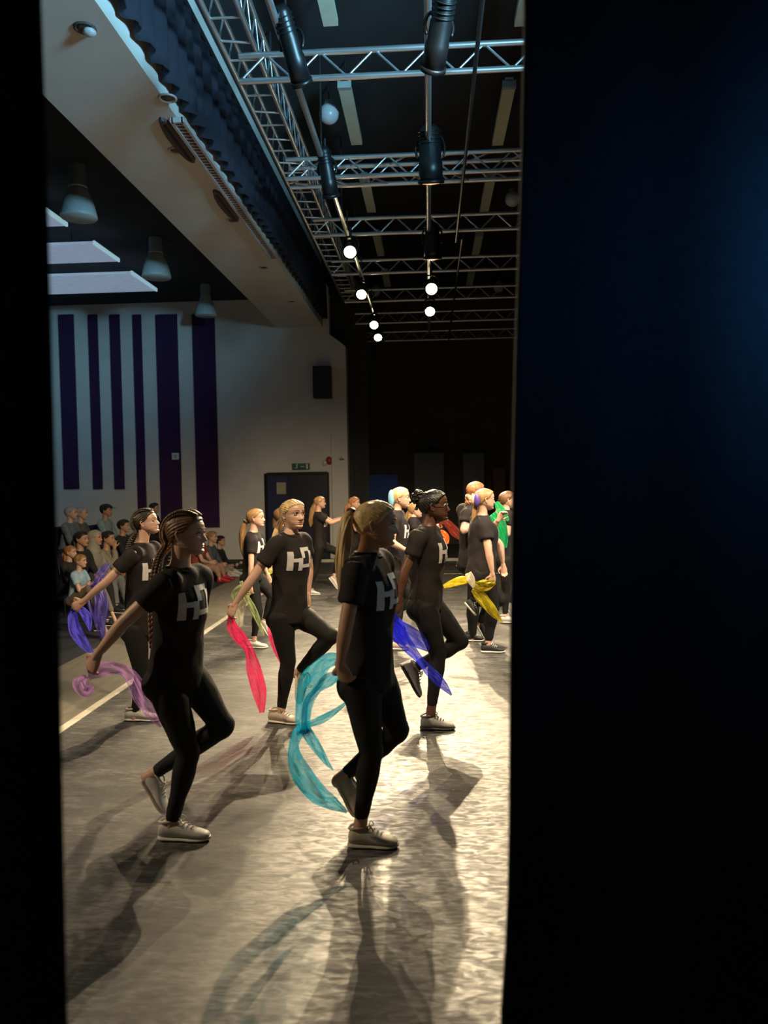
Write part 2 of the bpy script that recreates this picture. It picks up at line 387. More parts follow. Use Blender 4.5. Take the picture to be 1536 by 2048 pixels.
d1 = MB(); d1.box(((x0 + 0.02 + xm) / 2, DW - 0.025, z1 / 2 - 0.02), ((xm - x0 - 0.03) / 2, 0.022, z1 / 2 - 0.03)); D1o = struct('door_1', d1, M_NAVY)
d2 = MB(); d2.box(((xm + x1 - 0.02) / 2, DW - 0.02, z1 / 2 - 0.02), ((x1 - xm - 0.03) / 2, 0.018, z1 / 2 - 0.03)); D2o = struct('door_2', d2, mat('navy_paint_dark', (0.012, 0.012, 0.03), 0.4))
for par, xx in ((D1o, xm - 0.06), (D2o, xm + 0.07)):
    rod('door_handle', (xx, DW - 0.07, 0.95), (xx, DW - 0.07, 1.25), 0.012, M_ALU, par)
a0, a1, c0, c1 = wallrect(553, 965, 572, 988, DW - 0.05)
t = empty('paper_notice', ((a0 + a1) / 2, DW - 0.05, c0), 'buff paper notice pinned on the navy door', 'notice')
mb = MB(); mb.box(((a0 + a1) / 2, DW - 0.05, (c0 + c1) / 2), ((a1 - a0) / 2, 0.002, (c1 - c0) / 2)); part('sheet', mb, M_PAPER, t, False)
a0, a1, c0, c1 = wallrect(584, 927, 619, 939, DW - 0.05)
t = empty('exit_sign', ((a0 + a1) / 2, DW - 0.05, c0), 'small green and white exit sign above the double doors', 'exit sign')
mb = MB(); mb.box(((a0 + a1) / 2, DW - 0.03, (c0 + c1) / 2), ((a1 - a0) / 2, 0.028, (c1 - c0) / 2)); part('housing', mb, M_EXIT, t, False)
def arrowman(ax, az, w, h):
    mb = MB(); Y = DW - 0.061
    for cx, cz, hx, hz in ((ax + 0.28 * w, az + 0.5 * h, 0.03 * w, 0.28 * h), (ax + 0.28 * w, az + 0.84 * h, 0.035 * w, 0.08 * h), (ax + 0.22 * w, az + 0.28 * h, 0.05 * w, 0.06 * h),
                           (ax + 0.6 * w, az + 0.5 * h, 0.10 * w, 0.06 * h), (ax + 0.87 * w, az + 0.5 * h, 0.05 * w, 0.38 * h)):
        mb.box((cx, Y, cz), (hx, 0.002, hz))
    return mb
part('pictogram', arrowman(a0, c0, a1 - a0, c1 - c0), M_WHITEPL, t, False)
p = at(658, 921, DW - 0.05)
t = empty('fire_sounder', p, 'red and white fire sounder on the wall beside the pale jamb', 'alarm')
mb = MB(); mb.ball(p, (0.075, 0.05, 0.09)); part('red_dome', mb, M_RED, t)
mb = MB(); mb.ball(p + V((-0.1, 0, -0.05)), (0.06, 0.04, 0.06)); part('white_base', mb, M_WHITEPL, t)
p = at(683, 917, DW - 0.13)
t = empty('small_sensor', p, 'tiny metal sensor stud on the pale jamb', 'sensor'); mb = MB(); mb.ball(p, (0.035, 0.05, 0.025)); part('dome', mb, M_ALU, t)
mb = MB(); mb.box(p + V((0, 0.03, -0.02)), (0.05, 0.02, 0.012)); part('mount', mb, M_LAMPBLK, t, False)

# hall ceiling: lit rafts and bell pendants
for (ya, yb, xr), lb in zip(((487, 523, 240), (549, 582, 315), (418, 452, 136)), ('lit white ceiling raft between the two nearer bell pendants', 'long lit white ceiling raft nearest the purple panels', 'lit white ceiling raft only just showing under the nearest bell pendant')):
    zr = 5.55
    Pn = atz(197, ya, zr).y; Pf = atz(xr, yb, zr).y; xr_ = atz(xr, yb, zr).x
    t = empty('ceiling_raft', (xr_ - 3, Pn, zr), lb, 'ceiling panel', 'ceiling rafts in the hall')
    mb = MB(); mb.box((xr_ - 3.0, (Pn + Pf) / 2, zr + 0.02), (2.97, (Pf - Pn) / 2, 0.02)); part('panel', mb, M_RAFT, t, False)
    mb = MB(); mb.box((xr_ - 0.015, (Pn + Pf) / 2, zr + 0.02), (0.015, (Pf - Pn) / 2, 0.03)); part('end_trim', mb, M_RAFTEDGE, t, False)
    for xx in (xr_ - 0.6, xr_ - 4.5):
        rod('hanger', (xx, (Pn + Pf) / 2, zr + 0.04), (xx, (Pn + Pf) / 2, ZC), 0.006, M_DARKPIPE, t, 6)
for (px, py, Y), lb in zip(((158, 437, 9.9), (313, 556, 12.9), (412, 632, 16.0)), ('grey bell pendant lamp nearest, above the shortest raft', 'grey bell pendant lamp in the middle of the row', 'grey bell pendant lamp farthest, overlapping the purple panel')):
    p = at(px, py, Y); k = Y / 1538
    R = 36 * k * 1.0 if Y < 11 else (29 if Y < 14 else 22) * k
    t = empty('pendant_lamp', p, lb, 'pendant lamp', 'bell pendants in the hall')
    h = R * 3.15
    mb = MB(); mb.lathe([(R * .96, 0.0), (R, .02 * h), (R * .97, .08 * h), (R * .86, .24 * h), (R * .70, .38 * h), (R * .52, .49 * h), (R * .48, .53 * h), (R * .3, .535 * h), (R * .6, .3 * h), (R * .9, 0.01)], p); part('shade', mb, M_PEND, t)
    mb = MB(); mb.lathe([(R * .5, .53 * h), (R * .50, .56 * h), (R * .46, .57 * h), (R * .46, .97 * h), (R * .3, h)], p); part('gear_housing', mb, M_PEND, t)
    mb = MB(); mb.ball(p + V((0, 0, .22 * h)), (R * .3, R * .3, R * .4)); part('bulb', mb, M_GLOBE, t)
    rod('stem', p + V((0, 0, h)), V((p.x, p.y, ZC)), 0.012, M_DARKPIPE, t, 8)
p = at(395, 535, 15.5); mb = MB(); mb.box((0, 0, 0), (0.04, 0.02, 0.02)); mb.ball((0.01, -0.02, 0), 0.018)
o = link('detector_light', mb.mesh('led'), M_GREENLED); o.location = p; tag(o, 'tiny green indicator light in the dark hall ceiling', 'indicator light')
rod('detector_stem', p, (p.x, p.y, ZC), 0.006, M_DARKPIPE, None, 6); q = bpy.data.objects['detector_stem']; q.parent = o; q.location = (0, 0, 0)

# in the soffit: linear grille with dark oval plates beside it and little downlights
g0 = atz(355, 238, ZB - 0.02); g1 = atz(548, 516, ZB - 0.02)
xg = (g0.x + g1.x) / 2
t = empty('linear_grille', (xg, g0.y, ZB - 0.03), 'long pale slotted air grille fixed under the beam', 'air grille')
for s_ in (-1, 1):
    boxo('frame_rail', (xg + s_ * 0.055 - 0.014, g0.y, ZB - 0.05), (xg + s_ * 0.055 + 0.014, g1.y, ZB - 0.001), M_GRILLE, t)
boxo('end_rail', (xg - 0.055, g0.y, ZB - 0.05), (xg + 0.055, g0.y + 0.03, ZB - 0.001), M_GRILLE, t)
boxo('dark_core', (xg - 0.04, g0.y + 0.03, ZB - 0.03), (xg + 0.04, g1.y, ZB - 0.001), M_GRILLED, t)
for k in range(60):
    y = g0.y + 0.08 + k * (g1.y - g0.y - 0.1) / 60
    boxo('slat', (xg - 0.04, y, ZB - 0.04), (xg + 0.04, y + 0.02, ZB - 0.03), M_GRILLE, t)
for (pa, pb), lb in zip((((345, 232), (393, 322)), ((432, 378), (474, 440))), ('long dark oval recess beside the near end of the air grille', 'long dark oval recess beside the middle of the air grille')):
    a = atz(*pa, ZB); c = atz(*pb, ZB); mid = (a + c) / 2
    t = empty('dark_oval_plate', (xg - 0.17, mid.y, ZB - 0.02), lb, 'recess')  # thin dark oval plate set just below the beam's underside
    hy = (c.y - a.y) / 2
    mb = MB(); mb.rings([(V((xg - 0.15, mid.y, ZB - 0.001)), V((0.085, 0, 0)), V((0, hy, 0))), (V((xg - 0.15, mid.y, ZB - 0.03)), V((0.08, 0, 0)), V((0, hy * .97, 0))), (V((xg - 0.15, mid.y, ZB - 0.032)), V((0.06, 0, 0)), V((0, hy * .9, 0)))], 24); part('oval_face', mb, M_GRILLED, t, False)
    mb = MB(); mb.box((xg - 0.15, mid.y, ZB - 0.036), (0.012, hy * 0.8, 0.004)); part('cross_bar', mb, M_LAMPBLK, t, False)
for (px, py), lb in zip(((170, 55), (352, 300), (335, 195), (465, 440), (527, 534), (583, 602)), ('round downlight in the beam nearest the dark drape', 'small downlight in the beam beside the near dark recess', 'small downlight in the beam just before the grille', 'small downlight beside the farther dark recess', 'bright rimmed downlight beyond the end of the grille', 'farthest tiny downlight in the beam')):
    p = atz(px, py, ZB)
    t = empty('downlight', p, lb, 'downlight', 'downlights under the beam')
    mb = MB(); mb.lathe([(0.085, 0.0), (0.085, -0.012), (0.07, -0.016), (0.06, -0.004)], p); part('rim', mb, M_GRILLE if py != 55 else M_GRILLED, t)
    mb = MB(); mb.lathe([(0.06, -0.004), (0.05, -0.010), (0.02, -0.014)], p); part('lamp_face', mb, M_GRILLED, t)
    if py == 55:
        mb = MB(); mb.ball(p + V((0.03, 0.01, -0.03)), (0.05, 0.05, 0.03)); part('bulb', mb, M_GLOBE, t)

# pelmet behind the beam: pleated navy cloth
XP = XK + 0.09
mb = MB(); ny = 520; nz = 7; y0, y1 = 1.5, 17.2
vs = []
for j in range(nz + 1):
    f = j / nz
    for i in range(ny + 1):
        y = y0 + (y1 - y0) * i / ny
        ph = 2 * math.pi * y / 0.30 + 0.9 * math.sin(y * 1.7) + 0.5 * math.sin(y * 4.3)
        amp = 0.055 * (1 - 0.55 * f)
        x = XP + amp * math.sin(ph) + 0.012 * math.sin(3.1 * ph) * (1 - f)
        z = (ZB + 0.10 + 0.014 * math.sin(ph + 1) + 0.015 * math.sin(y * 2.3)) * (1 - f) + (CAMZ + 4.62) * f
        vs.append((x, y, z))
fs = [(j * (ny + 1) + i, j * (ny + 1) + i + 1, (j + 1) * (ny + 1) + i + 1, (j + 1) * (ny + 1) + i) for j in range(nz) for i in range(ny)]
mb.add(vs, fs)
t = empty('stage_pelmet', (XP, 10, ZB), 'pleated navy pelmet with a wavy hem along the beam', 'curtain')
o = part('pleated_cloth', mb, M_PELMET, t); md = o.modifiers.new('thick', 'SOLIDIFY'); md.thickness = 0.008
rod('track', (XP, y0, CAMZ + 4.62), (XP, y1, CAMZ + 4.62), 0.025, M_DARKPIPE, t)

# black drape hanging at the far jamb
def drape(name, label, pts, z0, z1, m, wav=0.05, per=0.22, n=120, nz=14, shape=None, thick=0.008):
    """pts: polyline in plan (x,y); hem to top"""
    S = spline([(x, y) for x, y in pts], max(2, n // (len(pts) - 1)))
    ln = 0; prof = []
    for i, q in enumerate(S):
        if i: ln += math.dist(S[i - 1], q)
        a = S[max(i - 1, 0)]; c = S[min(i + 1, len(S) - 1)]; d = V((c[0] - a[0], c[1] - a[1], 0)).normalized(); nn = V((-d.y, d.x, 0))
        prof.append((q, nn, ln))
    mb = MB(); vs = []
    for j in range(nz + 1):
        f = j / nz; z = z0 + (z1 - z0) * f
        for q, nn, l in prof:
            w = wav * math.sin(2 * math.pi * l / per + 0.6 * math.sin(l * 5 + 2.0 * f)) * (0.75 + 0.25 * math.sin(l * 3.3 + 1)) + 0.3 * wav * math.sin(2 * math.pi * l / per * 2.3 + f * 1.5)
            off = shape(l, ln, z) if shape else V((0, 0, 0))
            vs.append(V((q[0], q[1], z)) + nn * w + off)
    k = len(prof)
    mb.add(vs, [(j * k + i, j * k + i + 1, (j + 1) * k + i + 1, (j + 1) * k + i) for j in range(nz) for i in range(k - 1)])
    loc = V((pts[0][0], pts[0][1], z0)); t = empty(name, loc, label, 'curtain')
    o = part('cloth', mb, m, t); md = o.modifiers.new('thick', 'SOLIDIFY'); md.thickness = thick
    b2 = MB(); tube(b2, [(x, y, z1 + 0.03, 0.02) for x, y in pts], 8, 4); part('track', b2, M_DARKPIPE, t)
    return t
xa = at(694, 900, 17.75).x; xb = at(738, 900, 17.9).x
M_DRAPE2 = mat('charcoal_drape', (0.05, 0.052, 0.06), 0.95, var=0.2, scale=20, sheen=0.1)
drape('side_drape', 'dark charcoal drape hanging beside the pale far jamb', [(at(659, 700, 17.75).x, 17.78), (xa, 17.80), ((xa + xb) / 2, 17.84), (xb, 17.9)], 0.02, 6.2, M_DRAPE2, 0.04, 0.17, 40)

# things against the black far wall
x0, x1, z0, z1 = wallrect(737, 950, 798, 1100, DB - 0.1)
t = empty('blue_board', ((x0 + x1) / 2, DB - 0.1, 0), 'blue panel standing against the black far wall', 'panel')
boxo('face', (x0, DB - 0.14, 0.02), (x1, DB - 0.02, z1), M_BLUEB, t); boxo('base_rail', (x0 - 0.01, DB - 0.16, 0.0), (x1 + 0.01, DB - 0.01, 0.02), M_LAMPBLK, t)
for a, c, lb in ((828, 890, 'wide dark grey scenery flat at the black far wall'), (926, 970, 'narrow dark grey scenery flat at the black far wall')):
    x0, x1, z0, z1 = wallrect(a, 906, c, 1100, DB - 0.5)
    t = empty('scenery_flat', ((x0 + x1) / 2, DB - 0.5, 0), lb, 'scenery flat')
    boxo('panel', (x0, DB - 0.52, 0.0), (x1, DB - 0.48, z1 - 0.03), M_GREYPANEL, t)
    boxo('top_rail', (x0 - 0.01, DB - 0.54, z1 - 0.03), (x1 + 0.01, DB - 0.46, z1), mat('grey_edge', (0.12, 0.12, 0.13), 0.6), t)
    boxo('brace', ((x0 + x1) / 2 - 0.03, DB - 0.48, 0.0), ((x0 + x1) / 2 + 0.03, DB - 0.1, 0.06), M_LAMPBLK, t)
p0 = at(985, 1002, DB - 0.6)
for k, (dx, w, hh, zz) in enumerate(((0.0, 0.34, 0.42, 0.0), (0.02, 0.32, 0.40, 0.42), (0.0, 0.36, 0.42, 0.82), (0.03, 0.3, 0.38, 1.24), (0.0, 0.33, 0.42, 1.62))):
    t = empty('brown_crate', (p0.x + dx, DB - 0.5, zz), ['bottom', 'second lowest', 'middle', 'second highest', 'topmost'][k] + ' brown crate of the stack by the black far wall', 'crate', 'brown crates at the far wall')
    boxo('body', (p0.x + dx, DB - 0.75, zz), (p0.x + dx + w, DB - 0.35, zz + hh - 0.03), M_BROWN, t)
    boxo('lid', (p0.x + dx - 0.01, DB - 0.76, zz + hh - 0.03), (p0.x + dx + w + 0.01, DB - 0.34, zz + hh), M_BROWN, t)

# ------------------------------------------------------------------ the rig
def cross_truss(Y, lb, box=False):
    zc = ZB + 0.02
    t = empty('lighting_truss', (0, Y, zc), lb, 'truss', 'aluminium trusses across the stage')
    xa, xb = -1.62, 5.5; r = 0.026
    hh = 0.22
    lines = [(Y, zc), (Y, zc + hh)] + ([(Y + 0.26, zc), (Y + 0.26, zc + hh)] if box else [])
    for y, z in lines: rod('chord', (xa, y, z), (xb, y, z), r, M_ALU, t, 12)
    n = 15; st = (xb - xa) / n
    for side in ((0, 0.26) if box else (0,)):
        for k in range(n):
            x = xa + k * st; m_ = x + st / 2
            rod('brace', (x, Y + side, zc), (m_, Y + side, zc + hh), 0.011, M_ALU, t, 8)
            rod('brace', (m_, Y + side, zc + hh), (x + st, Y + side, zc), 0.011, M_ALU, t, 8)
    if box:
        for k in range(n):
            x = xa + k * st
            rod('brace', (x, Y, zc), (x + st / 2, Y + 0.26, zc), 0.011, M_ALU, t, 8)
            rod('brace', (x + st / 2, Y + 0.26, zc + hh), (x + st, Y, zc + hh), 0.011, M_ALU, t, 8)
    for xx in (-1.2, 4.6): rod('drop_rod', (xx, Y, zc + hh), (xx, Y, ZS - 0.03), 0.012, M_DARKPIPE, t, 6)
    return t
ords = ['nearest', 'second nearest, box shaped', 'third nearest', 'fourth nearest', 'fifth nearest', 'sixth nearest', 'farthest']
for k, py in enumerate((150, 350, 466, 545, 601, 645, 681)):
    cross_truss(atz(862, py, ZB + 0.0).y, ords[k] + ' aluminium truss crossing above the stage', k == 1)
# long box truss parallel to the pelmet
zl, zh = CAMZ + 3.98, CAMZ + 4.28; xl_, xr_ = -0.462 * 3.98, -0.388 * 3.98
t = empty('long_box_truss', (xl_, 10, zl), 'long aluminium box truss running beside the navy pelmet', 'truss')
for x, z in ((xl_, zl), (xr_, zl), (xl_, zh), (xr_, zh)): rod('chord', (x, 2.0, z), (x, 17.3, z), 0.025, M_ALU, t, 12)
n = 46
for k in range(n):
    y = 2.0 + k * 15.3 / n; y2 = y + 15.3 / n
    rod('brace', (xl_, y, zl), (xr_, y + (0.06 if k % 2 else 0.0), zl), 0.012, M_ALU, t, 8)
    rod('brace', (xr_, y, zl), (xr_, (y + y2) / 2, zh), 0.010, M_ALU, t, 8)
    rod('brace', (xr_, (y + y2) / 2, zh), (xr_, y2, zl), 0.010, M_ALU, t, 8)
    rod('brace', (xl_, y, zl), (xl_, (y + y2) / 2, zh), 0.010, M_ALU, t, 8)
for y in (5.2, 8.6, 12.0, 15.5): rod('drop_rod', ((xl_ + xr_) / 2, y, zh), ((xl_ + xr_) / 2, y, ZS - 0.03), 0.014, M_DARKPIPE, t, 6)
# pipes along the stage
ZP = CAMZ + 3.22
def pipe(name, lb, x, z, ya, yb, r, m):
    t = empty(name, (x, ya, z), lb, 'pipe')
    rod('tube', (x, ya, z), (x, yb, z), r, m, t, 14)
    y = ya + 0.6
    while y < yb: rod('hanger', (x, y, z), (x, y, ZB + 0.02), 0.012, M_DARKPIPE, t, 6); y += 2.1
    return t
pipe('lighting_bar', 'aluminium lighting bar hung over the middle of the stage', 0.03, ZP, 3.2, 16.8, 0.027, M_ALU)
pipe('lighting_bar', 'aluminium lighting bar hung between the box truss and the stage middle', -1.03, ZP, 3.2, 18.2, 0.027, M_ALU)
t = empty('cable_conduit', (0.42, 4, ZB - 0.1), 'thin dark cable conduit running along the stage', 'conduit')
rod('tube', (0.42, 3.0, ZB - 0.1), (0.42, 11.2, ZB - 0.1), 0.018, M_DARKPIPE, t); rod('tube', (0.50, 11.0, ZB - 0.12), (0.50, 19.0, ZB - 0.12), 0.016, M_DARKPIPE, t)
# fluorescent battens and globes on the stage ceiling
hc = 4.62; zb_ = CAMZ + hc
k = 0
words = ['nearest', 'second', 'third', 'fourth', 'fifth']
for side, pxs in (('left', (672, 714, 745, 765, 778)), ('right', (1062, 1024, 990, 968, 955))):
    for i, (pa, pb) in enumerate(((-60, 52), (173, 290), (358, 425), (470, 512), (545, 574))):
        ya = atz(pxs[i], pa, zb_).y; yb = atz(pxs[i], pb, zb_).y
        x = (-0.94 if side == 'left' else 1.0)
        t = empty('batten_light', (x, ya, zb_), '%s unlit fluorescent batten of the %s row on the stage ceiling' % (words[i], side), 'ceiling light', 'fluorescent battens over the stage')
        boxo('diffuser', (x - 0.075, ya + 0.06, zb_), (x + 0.075, yb, zb_ + 0.07), M_TUBE, t)
        boxo('end_cap', (x - 0.08, ya, zb_ - 0.005), (x + 0.08, ya + 0.06, zb_ + 0.08), M_GREYEND, t)
        boxo('tray', (x - 0.05, ya, zb_ + 0.07), (x + 0.05, yb, zb_ + 0.11), M_GREYEND, t)
        for yy in (ya + 0.15, yb - 0.15): rod('drop_rod', (x, yy, zb_ + 0.1), (x, yy, ZS), 0.008, M_DARKPIPE, t, 6)
for (px, py), lb in zip(((658, 228), (1025, 398), (997, 575), (752, 583)), ('nearest opal globe under the stage ceiling, left of the bar', 'opal globe half hidden by the right drape', 'small far opal globe near the right drape', 'small far opal globe behind the lit lanterns')):
    p = atz(px, py, zb_ + 0.02)
    t = empty('globe_light', p, lb, 'ceiling light', 'opal globes over the stage')
    mb = MB(); mb.ball(p, 0.125, n=16); part('globe', mb, M_GLOBE, t)
    mb = MB(); mb.lathe([(0.05, 0.10), (0.06, 0.13), (0.05, 0.16)], p); part('collar', mb, M_GREYEND, t)
    rod('stem', p + V((0, 0, 0.15)), (p.x, p.y, ZS), 0.01, M_DARKPIPE, t, 6)

def lantern(loc, tgt, lb, lit=0, R=0.105, Ln=0.34, power=0, size=55, blend=0.5, barz=ZP):
    """loc = lens centre; body behind; yoke up to the bar"""
    loc = V(loc); d = (V(tgt) - loc).normalized(); q = d.to_track_quat('Z', 'Y').to_matrix()
    t = empty('stage_lantern', loc, lb, 'stage light', 'stage lanterns on the lighting bars')
    def lt(prof, mi=0):
        b = MB(); b.rings([(loc + d * z, q @ V((r, 0, 0)), q @ V((0, r, 0))) for r, z in prof], 24); return b
    part('body', lt([(R * .5, -Ln * 1.1), (R * .8, -Ln * 1.02), (R * .86, -Ln * .7), (R * .92, -Ln * .68), (R * .92, -Ln * .4), (R, -Ln * .38), (R, -0.004)]), M_LAMPBLK, t)
    b = MB(); b.rings([(loc + d * z, q @ V((r, 0, 0)), q @ V((0, r, 0))) for r, z in ((R * 1.0, -0.02), (R * 1.12, -0.018), (R * 1.12, 0.012), (R * .9, 0.012))], 24, cap=False); part('lens_ring', b, M_LAMPBLK, t)
    part('lens', lt([(R * .88, 0.0), (R * .7, 0.012), (R * .35, 0.02), (R * .05, 0.022)]), [M_LENSDIM, M_LENSDIM, M_LENS][lit], t)
    for k in range(4):
        b = MB(); b.rings([(loc - d * (Ln * (.75 + .07 * k)), q @ V((R * .98, 0, 0)), q @ V((0, R * .98, 0))), (loc - d * (Ln * (.75 + .07 * k) + .006), q @ V((R * .98, 0, 0)), q @ V((0, R * .98, 0)))], 20); part('cooling_fin', b, M_LAMPBLK, t)
    c = loc - d * Ln * .5; side = q @ V((1, 0, 0)); side.z = 0; side.normalize()
    top = V((c.x, c.y, barz + 0.0))
    b = MB(); tube(b, [(*(c + side * R * 1.1), .012), (*(c + side * R * 1.2 + V((0, 0, R * .8))), .012), (*(c + side * R * .7 + V((0, 0, R * 1.7))), .012), (*(c - side * R * .7 + V((0, 0, R * 1.7))), .012), (*(c - side * R * 1.2 + V((0, 0, R * .8))), .012), (*(c - side * R * 1.1), .012)], 8, 4); part('yoke', b, M_LAMPBLK, t)
    zt = max(top.z, c.z + R * 1.9)
    rod('clamp', c + V((0, 0, R * 1.7)), V((c.x, c.y, zt + 0.04)), 0.018, M_LAMPBLK, t, 8)
    if power:
        s = spot('lantern_beam', loc + d * 0.05, tgt, power, WARM, size, blend, R * .3); s.parent = t; s.location = s.location - loc
    return t
def lens(px, py, x):   # lens centre on the bar at plan x
    return atx(px, py, x) if abs(x) > 0.5 else None
zl_ = CAMZ + 2.9
def lp(px, py, z=zl_): return atz(px, py, z)
# lit, facing the camera side
lantern(lp(700, 504), (-0.8, 2.6, 0.2), 'brightest lit lantern, nearest on the left bar', 2, 0.085, 0.3, 620, 62, 0.5)
lantern(lp(723, 589), (-0.9, 5.5, 0.3), 'second lit lantern on the left bar', 2, 0.085, 0.3, 480, 55, 0.5)
lantern(lp(748, 650), (-0.9, 7.5, 0.3), 'third lit lantern on the left bar', 2, 0.085, 0.3, 600, 50, 0.5)
lantern(lp(756, 675), (-0.6, 9.5, 0.3), 'farthest lit lantern on the left bar, tilted', 2, 0.085, 0.3, 500, 50, 0.5)
lantern(lp(863, 578), (0.15, 3.2, 0.1), 'big lit lantern on the middle bar', 2, 0.095, 0.3, 3000, 56, 0.5)
lantern(lp(860, 623), (0.1, 6.5, 0.2), 'lower lit lantern on the middle bar', 2, 0.09, 0.3, 1200, 50, 0.5)
# unlit looking ones, pointing down or away
lantern(lp(862, 365, CAMZ + 2.88), V(lp(862, 365, CAMZ + 2.88)) + V((0.02, 0.35, -1)), 'black tubular lantern hanging down from the middle bar by the box truss', 1, 0.115, 0.46, 450, 80, 0.6)
lantern(lp(865, 517, CAMZ + 2.9), V(lp(865, 517, CAMZ + 2.9)) + V((0, 0.25, -1)), 'black lantern with an orange glowing lens on the middle bar', 1, 0.11, 0.40, 300, 80, 0.6)
lantern(lp(866, 138, CAMZ + 2.75), V(lp(866, 138, CAMZ + 2.75)) + V((-0.25, 0.95, -0.85)), 'black lantern with a blue sheen at the top on the middle bar', 0, 0.078, 0.42, 700, 75, 0.7)
lantern(lp(662, 392, CAMZ + 2.9), V(lp(662, 392, CAMZ + 2.9)) + V((0.1, 0.5, -0.9)), 'dark lantern on the left bar above the brightest one', 1, 0.08, 0.42, 200, 75, 0.6)
lantern(lp(603, 165, CAMZ + 2.95), V(lp(603, 165, CAMZ + 2.95)) + V((0.2, 0.8, -0.8)), 'dark lantern with blue sheen nearest on the left bar', 0, 0.075, 0.46, 450, 75, 0.7)
# ------------------------------------------------------------------ wing drapes close to the camera
def edge_shape(tab):
    """hem line of the drape's free edge: table of (z, dx)"""
    def f(l, ln, z):
        for (z0, d0), (z1, d1) in zip(tab, tab[1:]):
            if z0 <= z <= z1: return V(((d0 + (d1 - d0) * (z - z0) / (z1 - z0)), 0, 0))
        return V((tab[0][1] if z < tab[0][0] else tab[-1][1], 0, 0))
    return f
YR = 1.55
tabR = []
for px, py in ((992, 2048), (1006, 1850), (1010, 1650), (1012, 1300), (1017, 950), (1024, 650), (1034, 350), (1041, 0)):
    q = at(px, py, YR); tabR.append((q.z, q.x))
xr0 = tabR[3][1]; tabR = [(z, x - xr0) for z, x in tabR]
drape('wing_curtain', 'tall black wing curtain filling the right of the view, bluish sheen', [(xr0 + 0.015, YR), (xr0 + 0.25, YR + 0.05), (xr0 + 0.7, YR + 0.03), (xr0 + 1.3, YR + 0.12), (xr0 + 2.4, YR + 0.1)], 0.03, 5.0, M_DRAPE, 0.012, 0.55, 160, 40, edge_shape(tabR), 0.012)
YLf = 1.15
tabL = []
for px, py in ((152, 2048), (146, 1700), (139, 1300), (131, 950), (122, 600), (111, 200), (105, 0)):
    q = at(px, py, YLf); tabL.append((q.z, q.x))
xl0 = tabL[2][1]; tabL = [(z, x - xl0) for z, x in tabL]
drape('wing_curtain', 'tall black wing curtain along the left edge of the view', [(xl0 - 0.015, YLf), (xl0 - 0.2, YLf - 0.03), (xl0 - 0.5, YLf + 0.03), (xl0 - 1.6, YLf + 0.02)], 0.03, 5.0, M_DRAPE, 0.012, 0.3, 120, 30, edge_shape(tabL), 0.012)

# ------------------------------------------------------------------ heads
def lerp_tab(tab, z):
    if z <= tab[0][0]: return tab[0][1]
    for (a, b), (c, d) in zip(tab, tab[1:]):
        if a <= z <= c: t = (z - a) / (c - a); t = t * t * (3 - 2 * t) * 0.5 + t * 0.5; return b + (d - b) * t
    return tab[-1][1]
FR = [(-1.06, .42), (-1.0, .66), (-.92, .80), (-.84, .835), (-.72, .79), (-.6, .82), (-.5, .83), (-.4, .82), (-.2, .83), (0, .81), (.15, .86), (.3, .88), (.45, .87), (.6, .81), (.75, .68), (.88, .46), (.96, .25), (1.0, .05)]
BK = [(-1.06, .35), (-1.0, .22), (-.92, .05), (-.84, -.08), (-.72, -.22), (-.6, -.42), (-.45, -.66), (-.3, -.82), (-.1, -.94), (.1, -1.02), (.3, -1.04), (.5, -.98), (.7, -.82), (.85, -.58), (.95, -.3), (1.0, -.08)]
WD = [(-1.06, .10), (-1.0, .20), (-.92, .29), (-.84, .36), (-.72, .45), (-.6, .53), (-.45, .59), (-.3, .63), (-.1, .67), (.1, .70), (.3, .72), (.5, .69), (.7, .57), (.85, .39), (.95, .2), (1.0, .05)]
def gauss(x, s): return math.exp(-0.5 * (x / s) ** 2)
def head_pt(z, th, mouth=0.0):
    f = lerp_tab(FR, z); b = lerp_tab(BK, z); w = lerp_tab(WD, z)
    cx = (f + b) / 2; rx = (f - b) / 2; c, s = math.cos(th), math.sin(th)
    x = cx + rx * math.copysign(abs(c) ** 0.92, c); y = w * math.copysign(abs(s) ** 0.86, s)
    if c > 0:
        # features, in units of half head height
        nb = 0.0
        if -.48 < z < .2:
            t = (0.2 - z) / 0.5
            nb = (0.02 + 0.21 * min(t, 1) ** 1.4) * gauss(y, 0.055 + 0.075 * min(1, max(0, t))) * (1 if z > -.3 else max(0, 1 - ((-.3 - z) / .15) ** 2))
        x += nb
        x += 0.03 * gauss(abs(y) - 0.12, 0.05) * gauss(z + .36, .06)             # nostril wings
        x -= 0.10 * gauss(abs(y) - 0.30, 0.12) * gauss(z - .04, .09)             # sockets
        x += 0.035 * gauss(abs(y) - 0.26, 0.2) * gauss(z - .2, .06)              # brow ridge
        x += 0.03 * gauss(abs(y) - 0.42, 0.13) * gauss(z + .18, .13)             # cheeks
        x += (0.065 * gauss(z + .545, .035) + 0.07 * gauss(z + .64, .04)) * gauss(y, 0.17)   # lips
        x -= (0.045 + mouth * 0.06) * gauss(z + .59, .016 + mouth * .015) * gauss(y, 0.17)
        x += 0.05 * gauss(z + .86, .09) * gauss(y, 0.16)                          # chin
        x -= 0.03 * gauss(z + .73, .04) * gauss(y, 0.15)
    return x, y
def head_grid(nz, nt):
    zs = [-1.06 + 2.06 * (0.5 - 0.5 * math.cos(math.pi * (0.06 + 0.94 * i / nz))) / 1.0 for i in range(nz + 1)]
    zs = [-1.06 + 2.06 * (i / nz) for i in range(nz + 1)]
    ths = []
    for k in range(nt):
        u = 2 * k / nt - 1            # -1..1, denser at the front (th = 0)
        ths.append(math.pi * math.copysign(abs(u) ** 1.35, u))
    return zs, ths
